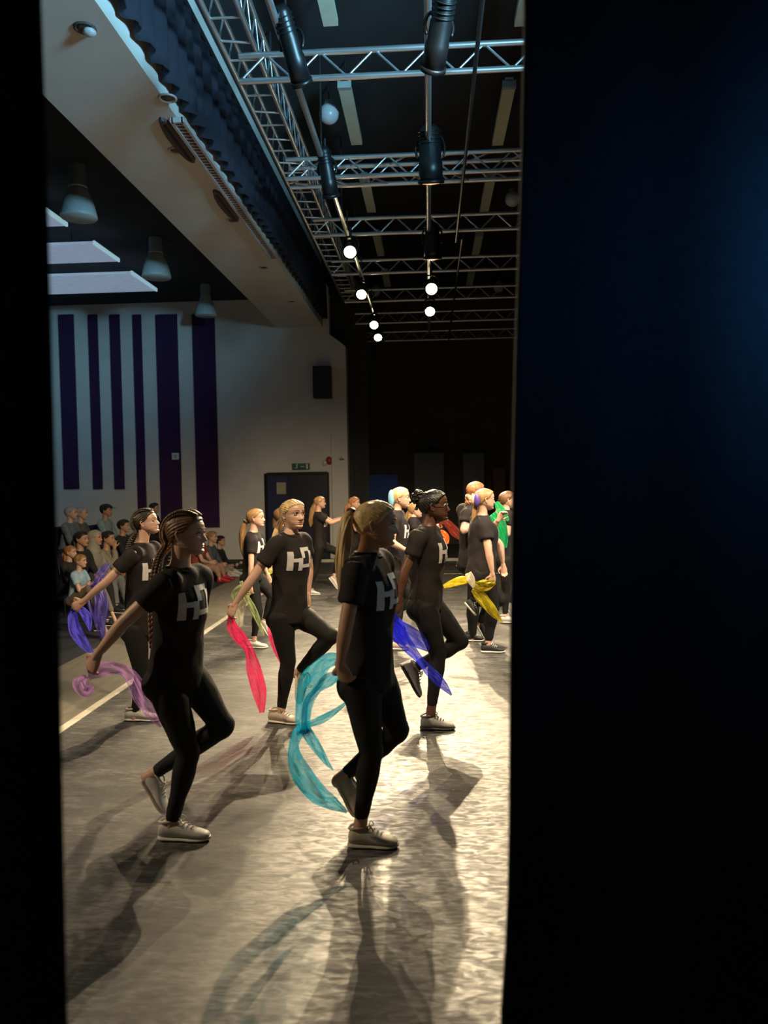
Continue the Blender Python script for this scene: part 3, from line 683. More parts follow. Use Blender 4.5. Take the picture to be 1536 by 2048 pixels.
def hair_limit(z, style):
    """forward limit of the hair for height z (head units)"""
    if style == 'high': tab = [(-.75, -2), (-.62, -.55), (-.35, -.42), (-.12, -.30), (.0, -.12), (.12, .18), (.28, .38), (.45, .48), (.58, .66), (.66, .8), (.72, 2)]
    else: tab = [(-.8, -2), (-.66, -.5), (-.35, -.34), (-.12, -.20), (.0, -.02), (.12, .24), (.28, .42), (.42, .50), (.52, .70), (.58, .85), (.64, 2)]
    return lerp_tab(tab, z)

class Head:
    def __init__(s, c, fwd, upv, size):
        s.c = V(c); s.u = V(upv).normalized(); s.f = (V(fwd) - s.u * V(fwd).dot(s.u)).normalized(); s.l = s.u.cross(s.f); s.a = size
    def P(s, x, y, z): return s.c + (s.f * x + s.l * y + s.u * z) * s.a
    def mat3(s): return Matrix((s.f, s.l, s.u)).transposed()

def build_head(mb, hd, hi, mouth=0.0):
    """slots: 0 skin 1 lips 2 eye white 3 iris 4 lash/brow"""
    nz, nt = (96, 96) if hi else (44, 48)
    zs, ths = head_grid(nz, nt); vs = []; loc = []
    for z in zs:
        for th in ths:
            x, y = head_pt(z, th, mouth); loc.append((x, y, z)); vs.append(hd.P(x, y, z))
    o = len(mb.v); mb.v += [tuple(q) for q in vs]
    for i in range(nz):
        for k in range(nt):
            k2 = (k + 1) % nt; q = (i * nt + k, i * nt + k2, (i + 1) * nt + k2, (i + 1) * nt + k)
            cx = sum(loc[j][0] for j in q) / 4; cy = sum(loc[j][1] for j in q) / 4; cz = sum(loc[j][2] for j in q) / 4
            lip = cx > 0.3 and abs(cy) < 0.21 * (1 - ((cz + .595) / .11) ** 2) and abs(cz + .595) < .11
            mb.f.append(tuple(j + o for j in q)); mb.m.append(1 if lip else 0)
    mb.f.append(tuple(o + k for k in range(nt))[::-1]); mb.m.append(0)
    mb.f.append(tuple(o + nz * nt + k for k in range(nt))); mb.m.append(0)
    for s_ in (-1, 1):
        c = hd.P(.685, .30 * s_, .045); r = .125 * hd.a
        R = hd.mat3(); b2 = MB(); n = 12
        rs = []
        for i in range(n + 1):       # sphere with its pole forward so the iris is a cap
            a = math.pi * i / n; q = max(math.sin(a), .02)
            rs.append((c + hd.f * math.cos(a) * r, hd.l * r * q, hd.u * r * q))
        b2.rings(rs[::-1], 14)
        mi = []
        for f in b2.f:
            m_ = sum((V(b2.v[j]) for j in f), V((0, 0, 0))) / len(f)
            mi.append(3 if (m_ - c).normalized().dot(hd.f) > .86 else 2)
        oo = len(mb.v); mb.v += b2.v; mb.f += [tuple(j + oo for j in f) for f in b2.f]; mb.m += mi
        for zz, rr, wid in ((.125, .026, .16), (-.035, .012, .14)):   # lids' edges
            pts = []
            for k in range(5):
                t = k / 4 - .5; y = .30 + t * 2 * wid; z = .045 + (zz - .045) * (1 - (2 * t) ** 2 * .9)
                x = head_pt(z, 0.02)[0]; x = .685 + math.sqrt(max(0.0, .0175 - (y - .30) ** 2 * .5 - (z - .045) ** 2 * .5)) - .005
                pts.append((*hd.P(x, y * s_, z), rr * hd.a))
            tube(mb, pts, 6, 3, 4 if zz > 0 else 0)
        pts = []
        for k in range(5):
            t = k / 4; y = .13 + t * .33; z = .25 + .05 * math.sin(t * 2.6)
            lo, hi_ = 0.0, 1.3
            for _ in range(14):
                m_ = (lo + hi_) / 2
                if head_pt(z, m_)[1] < y: lo = m_
                else: hi_ = m_
            pts.append((*hd.P(head_pt(z, lo)[0] + .004, y * s_, z), (.03 - .016 * t) * hd.a))
        tube(mb, pts, 6, 3, 4, flat=.7)
        # ear
        ex = -.10; pts = [(*hd.P(ex + .07, s_ * .665, -.20), .035 * hd.a), (*hd.P(ex - .02, s_ * .70, -.27), .05 * hd.a), (*hd.P(ex - .10, s_ * .745, -.1), .045 * hd.a), (*hd.P(ex - .13, s_ * .78, .06), .045 * hd.a), (*hd.P(ex - .06, s_ * .77, .17), .045 * hd.a), (*hd.P(ex + .05, s_ * .72, .14), .04 * hd.a), (*hd.P(ex + .08, s_ * .68, .02), .035 * hd.a)]
        tube(mb, pts, 8, 4, 0)
        mb.ball(hd.P(ex - .02, s_ * .70, -.03), V((.10, .035, .17)) * hd.a, 0, 8, hd.mat3())

def hair_cap(mb, hd, hi, style, base=None, thick=.07, groove=.014):
    """scalp hair as one sheet that dives under the skin at the hairline; grooves run towards the tie"""
    nz, nt = (70, 110) if hi else (36, 56)
    zs = [-1.0 + 2.0 * i / nz for i in range(nz + 1)]; vs = []
    base = V(base) if base else V((-1.1, 0, .3))
    bd = base.normalized(); e1 = bd.cross(V((0, 1, 0))).normalized(); e2 = bd.cross(e1)
    for z in zs:
        for k in range(nt):
            th = 2 * math.pi * k / nt - math.pi
            x, y = head_pt(z, th)
            p = V((x, y, z)); lim = hair_limit(z, style) - x
            t = thick * 1.1 if lim > .12 else (-.05 + (thick + .05) * max(0, min(1, (lim + .04) / .16)))
            if lim <= -.04: t = -.06
            if t > 0:
                g = math.atan2(p.dot(e2), p.dot(e1))
                t += groove * math.sin(g * 34 + 2 * math.sin(3 * g)) + .01 * noise.noise(p * 5)
                if z < -.3: t *= max(0.2, 1 + (z + .3) * 1.6)
            n = V((x * .9 + .08, y * 1.25, z * .95)).normalized()
            q = p + n * t; vs.append(hd.P(*q))
    o = len(mb.v); mb.v += [tuple(q) for q in vs]
    for i in range(nz):
        for k in range(nt):
            k2 = (k + 1) % nt; mb.f.append((o + i * nt + k, o + i * nt + k2, o + (i + 1) * nt + k2, o + (i + 1) * nt + k)); mb.m.append(0)
    mb.f.append(tuple(o + nz * nt + k for k in range(nt))); mb.m.append(0)
    mb.f.append(tuple(o + k for k in range(nt))[::-1]); mb.m.append(0)

def lock(mb, pts, strands=11, seed=1, wave=.25):
    """a ponytail: core plus loose strands; pts (x,y,z,r)"""
    rnd = random.Random(seed)
    tube(mb, [(p[0], p[1], p[2], p[3] * .8) for p in pts], 12, 5)
    n = len(pts)
    for k in range(strands):
        a = rnd.uniform(0, 6.28); out = []; sp = rnd.uniform(-1.2, 1.2); L_ = rnd.uniform(.86, 1.06)
        for i, p in enumerate(pts):
            r = p[3] * rnd.uniform(.55, .85); aa = a + sp * i / n + wave * math.sin(i * 1.9 + k)
            v = V(p[:3])
            if i == n - 1: v = V(pts[-2][:3]) + (v - V(pts[-2][:3])) * L_
            out.append((v.x + r * math.cos(aa), v.y + r * math.sin(aa), v.z + .3 * r * math.sin(aa * 2), max(p[3] * rnd.uniform(.22, .36), .002)))
        out[0] = (*[b + (a_ - b) * .5 for a_, b in zip(out[0][:3], pts[0][:3])], out[0][3] * .8)
        out[-1] = (*out[-1][:3], .0015)
        tube(mb, out, 7, 4)

def braid(mb, pts, turns, seed=0):
    S = spline(pts, 10); n = len(S); fr = []
    for i, q in enumerate(S):
        a = V(S[max(i - 1, 0)][:3]); b = V(S[min(i + 1, n - 1)][:3]); d = (b - a).normalized()
        A = V((0.2, 1, .1)); A = (A - d * A.dot(d)).normalized(); B = d.cross(A); fr.append((V(q[:3]), A, B, q[3]))
    for k in range(3):
        out = []
        m = int(turns * 12)
        for j in range(m + 1):
            t = j / m; i = min(int(t * (n - 1)), n - 2); u = t * (n - 1) - i
            c = fr[i][0].lerp(fr[i + 1][0], u); A = fr[i][1].lerp(fr[i + 1][1], u); B = fr[i][2].lerp(fr[i + 1][2], u); r = fr[i][3] * (1 - u) + fr[i + 1][3] * u
            ph = 2 * math.pi * (turns * t + k / 3)
            p = c + B * r * .62 * math.sin(ph) + A * r * .42 * math.sin(2 * ph)
            out.append((*p, r * .52))
        tube(mb, out, 7, 1)

# ------------------------------------------------------------------ hands and shoes
def hand(mb, wr, d, pn, s, curl=.5, side=1, spread=1.0):
    """wr wrist, d pointing direction, pn palm normal (palm side), side: +1 thumb towards d x pn"""
    d = V(d).normalized(); pn = V(pn); pn = (pn - d * pn.dot(d)).normalized(); w = d.cross(pn) * side
    mb.rings([(wr + d * t * s + pn * .004 * s, w * a * s, pn * b * s) for t, a, b in ((-.025, .018, .015), (-.01, .026, .020), (.012, .030, .019), (.04, .038, .0185), (.07, .041, .016), (.088, .038, .013), (.094, .02, .006))], 14)
    for i, (off, ln) in enumerate(((.029, .070), (.010, .078), (-.010, .072), (-.028, .056))):
        b = wr + d * (.080 - .006 * abs(i - 1)) * s + w * off * s; ang = 0.0; p = b; pts = [(*p, .0095 * s)]
        fan = w * (off * 1.6 * spread)
        for seg, k in ((.45, curl), (.31, curl * 1.15), (.24, curl * .8)):
            ang += k; dd = (d * math.cos(ang) + pn * math.sin(ang) + fan * math.cos(ang)).normalized(); p = p + dd * ln * seg * s
            pts.append((*p, .0085 * s if seg > .3 else .0068 * s))
        tube(mb, pts, 8, 3)
    b = wr + d * .022 * s + w * .027 * s
    pts = [(*b, .0125 * s), (*(b + (d * .55 + w * .75 + pn * .25).normalized() * .034 * s), .0105 * s), (*(b + (d * .75 + w * .7 + pn * .45).normalized() * .06 * s), .0095 * s), (*(b + (d * .9 + w * .45 + pn * .7).normalized() * .082 * s), .0065 * s)]
    tube(mb, pts, 8, 3)

SHOES = {}
def shoe(person, root, heel, toe, upv, s, mats, lace, hi=True):
    """heel/toe on the sole line; upv = up of the foot"""
    d = (V(toe) - V(heel)); ln = d.length; d.normalize(); u = V(upv); u = (u - d * u.dot(d)).normalized(); w = d.cross(u)
    W = .040 * s
    h0 = V(heel)
    def ringset(rows):
        out = []
        for t, wd, z0, z1 in rows: out.append((h0 + d * ln * t + u * ((z0 + z1) / 2) * s, w * wd * s, u * ((z1 - z0) / 2) * s))
        return out
    mb = MB()
    mb.rings(ringset([(.0, .018, .022, .062), (.03, .028, .018, .085), (.10, .034, .016, .098), (.22, .036, .015, .100), (.34, .036, .015, .098), (.45, .038, .015, .090), (.58, .041, .015, .074), (.72, .043, .015, .060), (.85, .040, .015, .052), (.94, .032, .016, .044), (.99, .018, .018, .034)]), 18)
    sh = sub('shoe', remesh(mb, .006, 3), mats[0], person, root)
    mb = MB()
    mb.rings(ringset([(-.02, .014, .006, .022), (.0, .024, .003, .026), (.06, .034, .001, .027), (.25, .037, .001, .026), (.45, .038, .003, .024), (.65, .044, .001, .023), (.82, .043, .001, .023), (.94, .034, .003, .025), (1.0, .020, .008, .026), (1.015, .008, .012, .022)]), 18)
    sub('sole', remesh(mb, .005, 2), mats[1], sh, root)
    mb = MB()
    tube(mb, [(*(h0 + d * ln * .12 + w * .030 * s + u * .100 * s), .006 * s), (*(h0 + d * ln * .02 + u * .092 * s), .007 * s), (*(h0 + d * ln * .12 - w * .030 * s + u * .100 * s), .006 * s), (*(h0 + d * ln * .30 - w * .026 * s + u * .104 * s), .006 * s), (*(h0 + d * ln * .40 + u * .102 * s), .006 * s), (*(h0 + d * ln * .30 + w * .026 * s + u * .104 * s), .006 * s), (*(h0 + d * ln * .13 + w * .030 * s + u * .1 * s), .006 * s)], 8, 4)
    sub('collar', mb, mats[0], sh, root)
    if lace:
        mb = MB()
        for k in range(4):
            t = .42 + .075 * k; z = .098 - .0105 * k
            tube(mb, [(*(h0 + d * ln * t + w * .026 * s + u * (z - .012) * s), .0032 * s), (*(h0 + d * ln * (t + .02) + u * (z + .004) * s), .0032 * s), (*(h0 + d * ln * (t + .03) - w * .026 * s + u * (z - .012) * s), .0032 * s)], 6, 4)
        for q in (-1, 1):
            tube(mb, [(*(h0 + d * ln * .42 + u * .102 * s), .0028 * s), (*(h0 + d * ln * .44 + w * q * .022 * s + u * .118 * s), .0028 * s), (*(h0 + d * ln * .50 + w * q * .032 * s + u * .098 * s), .0028 * s), (*(h0 + d * ln * .44 + u * .10 * s), .0028 * s)], 6, 4)
        sub('laces', mb, mats[1], sh, root)
    return sh

# ------------------------------------------------------------------ the printed logo
LOGO = [(.00, .02, .17, .86), (.17, .40, .36, .56), (.34, .02, .50, .58), (.46, .86, .92, 1.03), (.46, .58, .60, .86), (.50, .14, .66, .30), (.66, .14, .92, .30), (.85, .30, 1.02, .86)]
def logo(person, root, shirt_me, c, fwd, upv, w, h):
    bm = bmesh.new(); bm.from_mesh(shirt_me); bvh = BVHTree.FromBMesh(bm)
    f = V(fwd).normalized(); u = V(upv); u = (u - f * u.dot(f)).normalized(); r = f.cross(u)      # wearer's left is -r; reads left to right for a viewer in front
    r = u.cross(f)
    mb = MB()
    for x0, y0, x1, y1 in LOGO:
        nx = max(2, int((x1 - x0) * 16)); nyy = max(2, int((y1 - y0) * 16)); vs = []; ok = True
        for j in range(nyy + 1):
            for i in range(nx + 1):
                q = V(c) + r * (x0 + (x1 - x0) * i / nx - .5) * w + u * (y0 + (y1 - y0) * j / nyy - .5) * h
                hit, n, _, _ = bvh.ray_cast(q + f * .5, -f)
                if hit is None: ok = False; hit = q; n = f
                vs.append(hit + n * .0035)
        if not ok: continue
        mb.add(vs, [(j * (nx + 1) + i, j * (nx + 1) + i + 1, (j + 1) * (nx + 1) + i + 1, (j + 1) * (nx + 1) + i) for j in range(nyy) for i in range(nx)])
    bm.free()
    return mb

# ------------------------------------------------------------------ a whole person
def wrinkle(me, amp, seed, sc=9.0, centre=None):
    o = V((seed * 3.1, seed * 1.7, seed * .9))
    nv = len(me.vertices); co = [0.0] * (3 * nv); no = [0.0] * (3 * nv)
    me.vertices.foreach_get('co', co); me.vertex_normals.foreach_get('vector', no)
    for i in range(0, 3 * nv, 3):
        q = V((co[i] * sc * .9 + o.x, co[i + 1] * sc * .9 + o.y, co[i + 2] * sc * .55 + o.z))
        k = amp * ((1 - abs(noise.noise(q)) * 2.2) * .8 + noise.noise(q * 2.3) * .5 - .3)
        co[i] += no[i] * k; co[i + 1] += no[i + 1] * k; co[i + 2] += no[i + 2] * k
    me.vertices.foreach_set('co', co); me.update()

def person(label, J, s=1.0, yaw=0.0, hyaw=None, hpitch=0.0, htilt=0.0, skin_='fair', hair='brown', style='pony', tail=None, top=M_BLKCLOTH, legs=M_LEGGING, shoes=None, sleeve=.55, bulk=1.0, hi=True,
           logo_on=True, mouth=0.0, group='dancers on the stage', lace=True, legcut=.93, extras=None, curl=(.55, .55), hem=-.10, mouthname=None, headscale=1.0, pnR=None, pnL=None):
    hyaw = yaw if hyaw is None else hyaw
    f = V((math.cos(math.radians(yaw)), math.sin(math.radians(yaw)), 0)); L = V((-f.y, f.x, 0))
    hip, neck = V(J['hip']), V(J['neck']); sp = neck - hip; ln = sp.length; su = sp.normalized(); tf = (f - su * f.dot(su)).normalized(); tl = su.cross(tf)
    vox = .010 if hi else .013
    fz = min(V(J[k]).z for k in ('ankR', 'ankL'))
    root = empty('person', (hip.x, hip.y, 0), label, 'person', group)
    smat, lmat = skin(skin_); hm = hairmat(hair)
    shR = V(J['shR']) if 'shR' in J else neck - tl * .158 * s * bulk ** .4 - su * .045 * s
    shL = V(J['shL']) if 'shL' in J else neck + tl * .158 * s * bulk ** .4 - su * .045 * s
    hpR = hip - tl * .082 * s * bulk ** .5; hpL = hip + tl * .082 * s * bulk ** .5
    hc = V(J['head']); hf = V((math.cos(math.radians(hyaw)), math.sin(math.radians(hyaw)), 0))
    hl = V((-hf.y, hf.x, 0)); pit = math.radians(hpitch)
    hu = (V((0, 0, 1)) * math.cos(pit) - hf * math.sin(pit)); hu = (hu + hl * math.tan(math.radians(htilt))).normalized(); hfw = hf * math.cos(pit) + V((0, 0, 1)) * math.sin(pit)
    hd = Head(hc, hfw, hu, .104 * s * headscale)
    def T(t, fo=0, w=1, d=1): return (hip + su * ln * t + tf * fo * s, tl * w * s, tf * d * s)
    # bare body
    b = MB()
    b.rings([T(-.12, 0, .10, .07), T(0, 0, .13, .085), T(.25, 0, .105, .075), T(.5, 0, .11, .08), (T(.75, 0, .125, .085)), T(.9, 0, .12, .07), T(1.0, -.005, .07, .055), T(1.06, .0, .052, .05)], 20)
    n0 = neck + su * ln * .02; n1 = hd.P(-.22, 0, -.35)
    tube(b, [(*(neck - su * .04 * s), .060 * s), (*n0, .053 * s), (*n0.lerp(n1, .5), .0485 * s), (*n1, .050 * s), (*hd.P(-.15, 0, 0), .05 * s)], 16)
    arms = {}
    for sd, sh in (('R', shR), ('L', shL)):
        el, wr = V(J['el' + sd]), V(J['wr' + sd]); hn = V(J['hn' + sd]) if 'hn' + sd in J else wr + (wr - el).normalized() * .15
        arms[sd] = (sh, el, wr, hn)
        k = s * (.94 + .06 * bulk) * (bulk ** .5)
        inn = sh.lerp(neck - su * .05 * s, .45)
        tube(b, [(*inn, .030 * s), (*sh, .034 * k), (*sh.lerp(el, .35), .037 * k), (*sh.lerp(el, .8), .036 * k), (*el, .0335 * k), (*el.lerp(wr, .25), .0345 * k), (*el.lerp(wr, .65), .027 * k), (*wr, .0215 * s), (*(wr + (hn - wr).normalized() * .02 * s), .021 * s)], 14)
    legj = {}
    for sd, hp in (('R', hpR), ('L', hpL)):
        kn, an = V(J['kn' + sd]), V(J['ank' + sd]); legj[sd] = (hp, kn, an)
        tube(b, [(*hp, .05 * s), (*hp.lerp(kn, .6), .04 * s), (*kn, .028 * s), (*kn.lerp(an, .3), .03 * s), (*kn.lerp(an, .6), .031 * s), (*kn.lerp(an, .8), .034 * s), (*an, .034 * s), (*(an + (an - kn).normalized() * .045 * s), .036 * s)], 12)
    body = MB(); to_mb(remesh(b, .009 if hi else .012, 5), body)
    for sd in ('R', 'L'):
        sh, el, wr, hn = arms[sd]; d = (hn - wr).normalized()
        pn = (pnR if sd == 'R' else pnL) or (tl if sd == 'R' else -tl)
        hb = MB(); hand(hb, wr, d, pn, s * .98, curl[0 if sd == 'R' else 1], 1 if sd == 'L' else -1)
        to_mb(remesh(hb, .0042 if hi else .006, 2), body)
    build_head(body, hd, hi, mouth)
    part('body', body, [smat, lmat, M_EYEW, M_IRIS, M_LASH], root)
    # leggings
    b = MB(); kk = bulk ** .6
    b.rings([T(-.20, -.005, .075 * kk, .06 * kk), T(-.13, -.008, .125 * kk, .092 * kk), T(-.04, -.01, .155 * kk, .105 * kk), T(.06, -.008, .150 * kk, .102 * kk), T(.16, 0, .130 * kk, .09 * kk), T(.26, 0, .115 * kk, .08 * kk)], 22)
    for sd in ('R', 'L'):
        hp, kn, an = legj[sd]; sg = -1 if sd == 'R' else 1
        b.ball(hp - tf * .035 * s - su * .03 * s, V((.085, .085, .09)) * s * kk, 0, 10)
        ax = (kn - hp).normalized(); sh_ax = (an - kn).normalized()
        back = (ax - sh_ax); back = back - sh_ax * back.dot(sh_ax)
        bk = -tf if back.length < .15 else (-(back.normalized()))
        bk = -bk if back.length >= .15 and bk.dot(-ax) < 0 and False else bk
        cal = kn.lerp(an, .3) + (-back.normalized() * -.0 if back.length < .15 else V((0, 0, 0)))
        tube(b, [(*hp, .092 * s * kk), (*hp.lerp(kn, .3), .088 * s * kk), (*hp.lerp(kn, .65), .073 * s * kk), (*hp.lerp(kn, .9), .062 * s * kk), (*kn, .059 * s * kk), (*kn.lerp(an, .12), .056 * s * kk), (*kn.lerp(an, .34), .057 * s * kk), (*kn.lerp(an, .62), .044 * s * kk), (*kn.lerp(an, legcut), .037 * s * kk)], 16, ends=True)
    me = remesh(b, vox, 6); wrinkle(me, .0035 * s, len(label), 11)
    part('leggings', me, legs, root)
    # shirt
    b = MB(); q = bulk ** .8
    b.rings([T(hem, 0, .160 * q, .118 * q), T(hem + .04, 0, .160 * q, .118 * q), T(.08, 0, .157 * q, .114 * q), T(.25, .004, .146 * q, .106 * q), T(.45, .006, .142 * q, .108 * q), T(.62, .014, .148 * q, .118 * q), T(.76, .012, .152 * q, .116 * q), T(.88, .0, .150 * q, .098 * q), T(.96, -.006, .118, .080), T(1.01, -.006, .080, .066), T(1.035, -.004, .066, .060)], 26)
    for sd in ('R', 'L'):
        sh, el, wr, hn = arms[sd]; inn = sh.lerp(neck - su * .07 * s, .5); k = s * bulk ** .6
        if sleeve <= 1:
            e = sh.lerp(el, sleeve); pts = [(*inn, .066 * k), (*sh, .066 * k), (*sh.lerp(e, .5), .059 * k), (*e, .060 * k)]
        else:
            pts = [(*inn, .058 * k), (*sh, .060 * k), (*sh.lerp(el, .5), .053 * k), (*el, .047 * k), (*el.lerp(wr, .5), .042 * k), (*el.lerp(wr, .92), .036 * k)]
        tube(b, pts, 16, ends=False)
    me = remesh(b, vox, 10); wrinkle(me, .010 * s, len(label) + 3, 8)
    shirt = part('tshirt' if sleeve <= 1 else 'top', me, top, root)
    b = MB(); cc = neck + su * ln * .018
    pts = []
    for k in range(13):
        a = 2 * math.pi * k / 12; pts.append((*(cc + tl * .066 * s * math.cos(a) + tf * (.063 * math.sin(a) - .002) * s - su * (.018 * max(0, math.sin(a))) * s), .0075 * s))
    tube(b, pts, 7, 3, ends=False); sub('collar', b, top, shirt, root)
    if logo_on:
        wme = me.copy(); wme.transform(Matrix.Translation(root.location))
        lw = .215 * s; lg = logo(root, root, wme, hip + su * ln * .71, tf, su, lw, .16 * s)
        if lg.f: sub('printed_logo', lg, M_LOGO, shirt, root)
    # shoes
    if shoes:
        for sd in ('R', 'L'):
            if ('toe' + sd) not in J: continue
            shoe(root, root, J['heel' + sd], J['toe' + sd], J.get('fup' + sd, V((0, 0, 1))), s, shoes, lace, hi)
    # hair
    b = MB()
    hstyle = 'high' if style in ('pony', 'bun', 'braids', 'highpony') else 'low'
    base = {'pony': (-.98, 0, .25), 'highpony': (-.92, 0, .55), 'bun': (-.85, 0, .75), 'braids': (-.9, 0, -.4), 'loose': (-.9, 0, -.6), 'short': (0, 0, 1.0), 'scarf': (0, 0, 1)}[style]
    if style != 'scarf':
        hair_cap(b, hd, hi, hstyle, base, .075 if style != 'short' else .10, .022)
        ho = part('hair', b, hm, root)
    else:
        hair_cap(b, hd, hi, 'low', base, .13, .02); 
        tube(b, [(*hd.P(-.2, 0, -.2), .085 * s), (*hd.P(-.3, 0, -.8), .085 * s), (*(neck - su * .02), .11 * s)], 14)
        ho = part('headscarf', b, top, root)
    if style in ('pony', 'highpony') and tail:
        b = MB(); lock(b, tail, 12 if hi else 6, len(label)); sub('ponytail', b, hm, ho, root)
        b = MB(); p0 = V(tail[0][:3]); d = (V(tail[1][:3]) - p0).normalized()
        A = d.orthogonal().normalized(); B = d.cross(A); r = tail[0][3] * 1.02
        tube(b, [(*(p0 + d * .008 + A * r * math.cos(a * math.pi / 4) + B * r * math.sin(a * math.pi / 4)), .009 * s) for a in range(9)], 7, 2, ends=False); sub('hair_tie', b, (extras or {}).get('tie', M_LASH), ho, root)
    if style == 'loose' and tail:
        b = MB(); lock(b, tail, 14 if hi else 8, len(label)); sub('long_hair', b, hm, ho, root)
    if style == 'bun':
        b = MB(); c = hd.P(-1.02, 0, .62); rnd = random.Random(3)
        b.ball(c, .4 * hd.a, 0, 10)
        for k in range(34):
            v = V((rnd.gauss(0, 1), rnd.gauss(0, 1), rnd.gauss(0, 1))).normalized(); p = c + v * .42 * hd.a; q2 = v.orthogonal().normalized(); q3 = v.cross(q2)
            tube(b, [(*(p + q2 * .15 * hd.a * math.cos(a) + q3 * .15 * hd.a * math.sin(a) + v * .06 * hd.a * math.sin(2 * a)), .055 * hd.a) for a in (0, 1.2, 2.4, 3.6, 4.8)], 6, 3)
        for k in range(10):
            pts = [(*hd.P(-1.0 + rnd.uniform(-.1, .1), rnd.uniform(-.25, .25), .3), .05 * hd.a)]
            x, z = -1.02, .3
            for i in range(3): x += rnd.uniform(-.14, .02); z -= .16; pts.append((*hd.P(x, rnd.uniform(-.3, .3), z), .05 * hd.a))
            tube(b, pts, 6, 3)
        sub('curly_bun', b, hm, ho, root)
    if style == 'braids':
        for sg, tl_ in ((-1, tail[0]), (1, tail[1] if len(tail) > 1 else None)):
            b = MB(); pts = []
            for x, y, z in ((.55, .26, .80), (.2, .36, .98), (-.25, .40, .98), (-.7, .42, .72), (-.96, .42, .28), (-1.0, .42, -.12), (-.90, .42, -.50)):
                pts.append((*hd.P(x * 1.06, y * sg, z * 1.05 + .01), .15 * hd.a))
            if tl_: pts += [(*q[:3], q[3]) for q in tl_]
            else: pts += [(*hd.P(-.8, .45 * sg, -1.0), .11 * hd.a), (*hd.P(-.8, .45 * sg, -1.9), .10 * hd.a), (*hd.P(-.8, .45 * sg, -2.8), .05 * hd.a)]
            L_ = sum((V(p[:3]) - V(q[:3])).length for p, q in zip(pts, pts[1:]))
            braid(b, pts, L_ / (.40 * hd.a), 1); sub('braid', b, hm, ho, root)
    return root, hd, ho, shirt

# ------------------------------------------------------------------ the dancers
SH_WHITE = (mat('white_shoe', (0.55, 0.53, 0.50), 0.5, var=0.06, scale=20), mat('white_rubber', (0.62, 0.60, 0.56), 0.5, var=0.05))
SH_CREAM = (mat('cream_knit_shoe', (0.42, 0.38, 0.31), 0.7, var=0.2, scale=25), mat('cream_rubber', (0.50, 0.46, 0.40), 0.5, var=0.08))
SH_GREY = (mat('grey_knit_shoe', (0.26, 0.25, 0.24), 0.7, var=0.15, scale=40), mat('grey_rubber', (0.36, 0.34, 0.31), 0.5, var=0.08))
SH_GREYD = (SH_GREY[0], mat('dark_rubber', (0.03, 0.03, 0.03), 0.6))
SH_TAN = (mat('beige_shoe', (0.46, 0.39, 0.32), 0.6, var=0.1, scale=20), mat('pale_rubber', (0.60, 0.54, 0.48), 0.5, var=0.05))
SH_BLKW = (mat('black_canvas_shoe', (0.015, 0.015, 0.015), 0.7), SH_WHITE[1])
SH_RED = (mat('red_shoe', (0.42, 0.03, 0.05), 0.5), mat('red_rubber', (0.30, 0.02, 0.03), 0.5))
SH_PINKW = (mat('blush_shoe', (0.60, 0.48, 0.42), 0.5, var=0.05), SH_WHITE[1])

def joints(Y0, d, foot='R', lat=.085):
    """pixel joints; values (px, py[, depth offset])"""
    J = {}
    off = {'R': -lat, 'L': lat}
    for k, v in d.items():
        if k.startswith('fup'): J[k] = V(v); continue
        o = v[2] if len(v) > 2 else (0 if k in ('head', 'neck', 'hip') else (off[k[-1]] * (2.3 if k[:2] in ('el', 'wr', 'hn', 'sh') and k[:4] != 'heel' else 1)))
        J[k] = at(v[0], v[1], Y0 + o)
    for sd in 'RL':
        if sd == foot and 'heel' + sd in J:
            J['heel' + sd].z = 0.0; J['toe' + sd].z = 0.0
    return J
def tl(Y, pts): return [(*at(p[0], p[1], Y + (p[3] if len(p) > 3 else 0)), p[2]) for p in pts]

P = {}
# centre foreground
Y = 3.66
J = joints(Y, dict(head=(753, 1048), neck=(737, 1110), hip=(736, 1352), shR=(712, 1142, -.16), elR=(690, 1262, -.22), wrR=(680, 1330, -.20), hnR=(700, 1380, -.16),
    elL=(740, 1250, .22), wrL=(752, 1330, .2), hnL=(760, 1370, .18), knR=(742, 1503, -.07), ankR=(722, 1640, -.06), heelR=(697, 1690, -.06), toeR=(797, 1690, -.06),
    knL=(795, 1462, .08), ankL=(688, 1552, .12), heelL=(667, 1563, .12), toeL=(706, 1636, .10), fupL=(.85, 0, .45)))
P['c'] = person('dancer in black nearest the middle, long blonde ponytail, trailing a turquoise scarf', J, 1.0, -22, 0, -3, 0, 'tan', 'blonde', 'highpony', tl(Y, [(707, 1024, .024), (695, 1038, .030, -.03), (690, 1078, .035, -.05), (685, 1128, .033, -.06), (681, 1176, .014, -.06)]), shoes=SH_CREAM)
# left foreground, braids
Y = 3.71
J = joints(Y, dict(head=(373, 1068), neck=(360, 1138), hip=(352, 1352), shR=(330, 1166, -.16), elR=(246, 1246, -.20), wrR=(194, 1310, -.2), hnR=(168, 1362, -.18),
    elL=(385, 1260, .2), wrL=(380, 1340, .2), hnL=(380, 1370, .2), knR=(377, 1506, -.07), ankR=(343, 1645, -.06), heelR=(318, 1690, -.06), toeR=(421, 1690, -.06),
    knL=(447, 1452, .08), ankL=(306, 1548, .12), heelL=(280, 1560, .12), toeL=(326, 1630, .10), fupL=(.85, 0, .5)))
P['l'] = person('dancer in black in the left foreground with long plaits, arm trailing a lilac scarf', J, .98, -25, -4, 0, 0, 'fair', 'brown', 'braids',
    [tl(Y, [(318, 1112, .017, -.06), (309, 1145, .017, -.07), (304, 1190, .017, -.06), (303, 1240, .016, -.06), (302, 1296, .008, -.06)]), tl(Y, [(322, 1112, .017, .06), (316, 1150, .017, .08), (312, 1200, .016, .08), (308, 1270, .01, .08)])], shoes=SH_WHITE, headscale=.98)
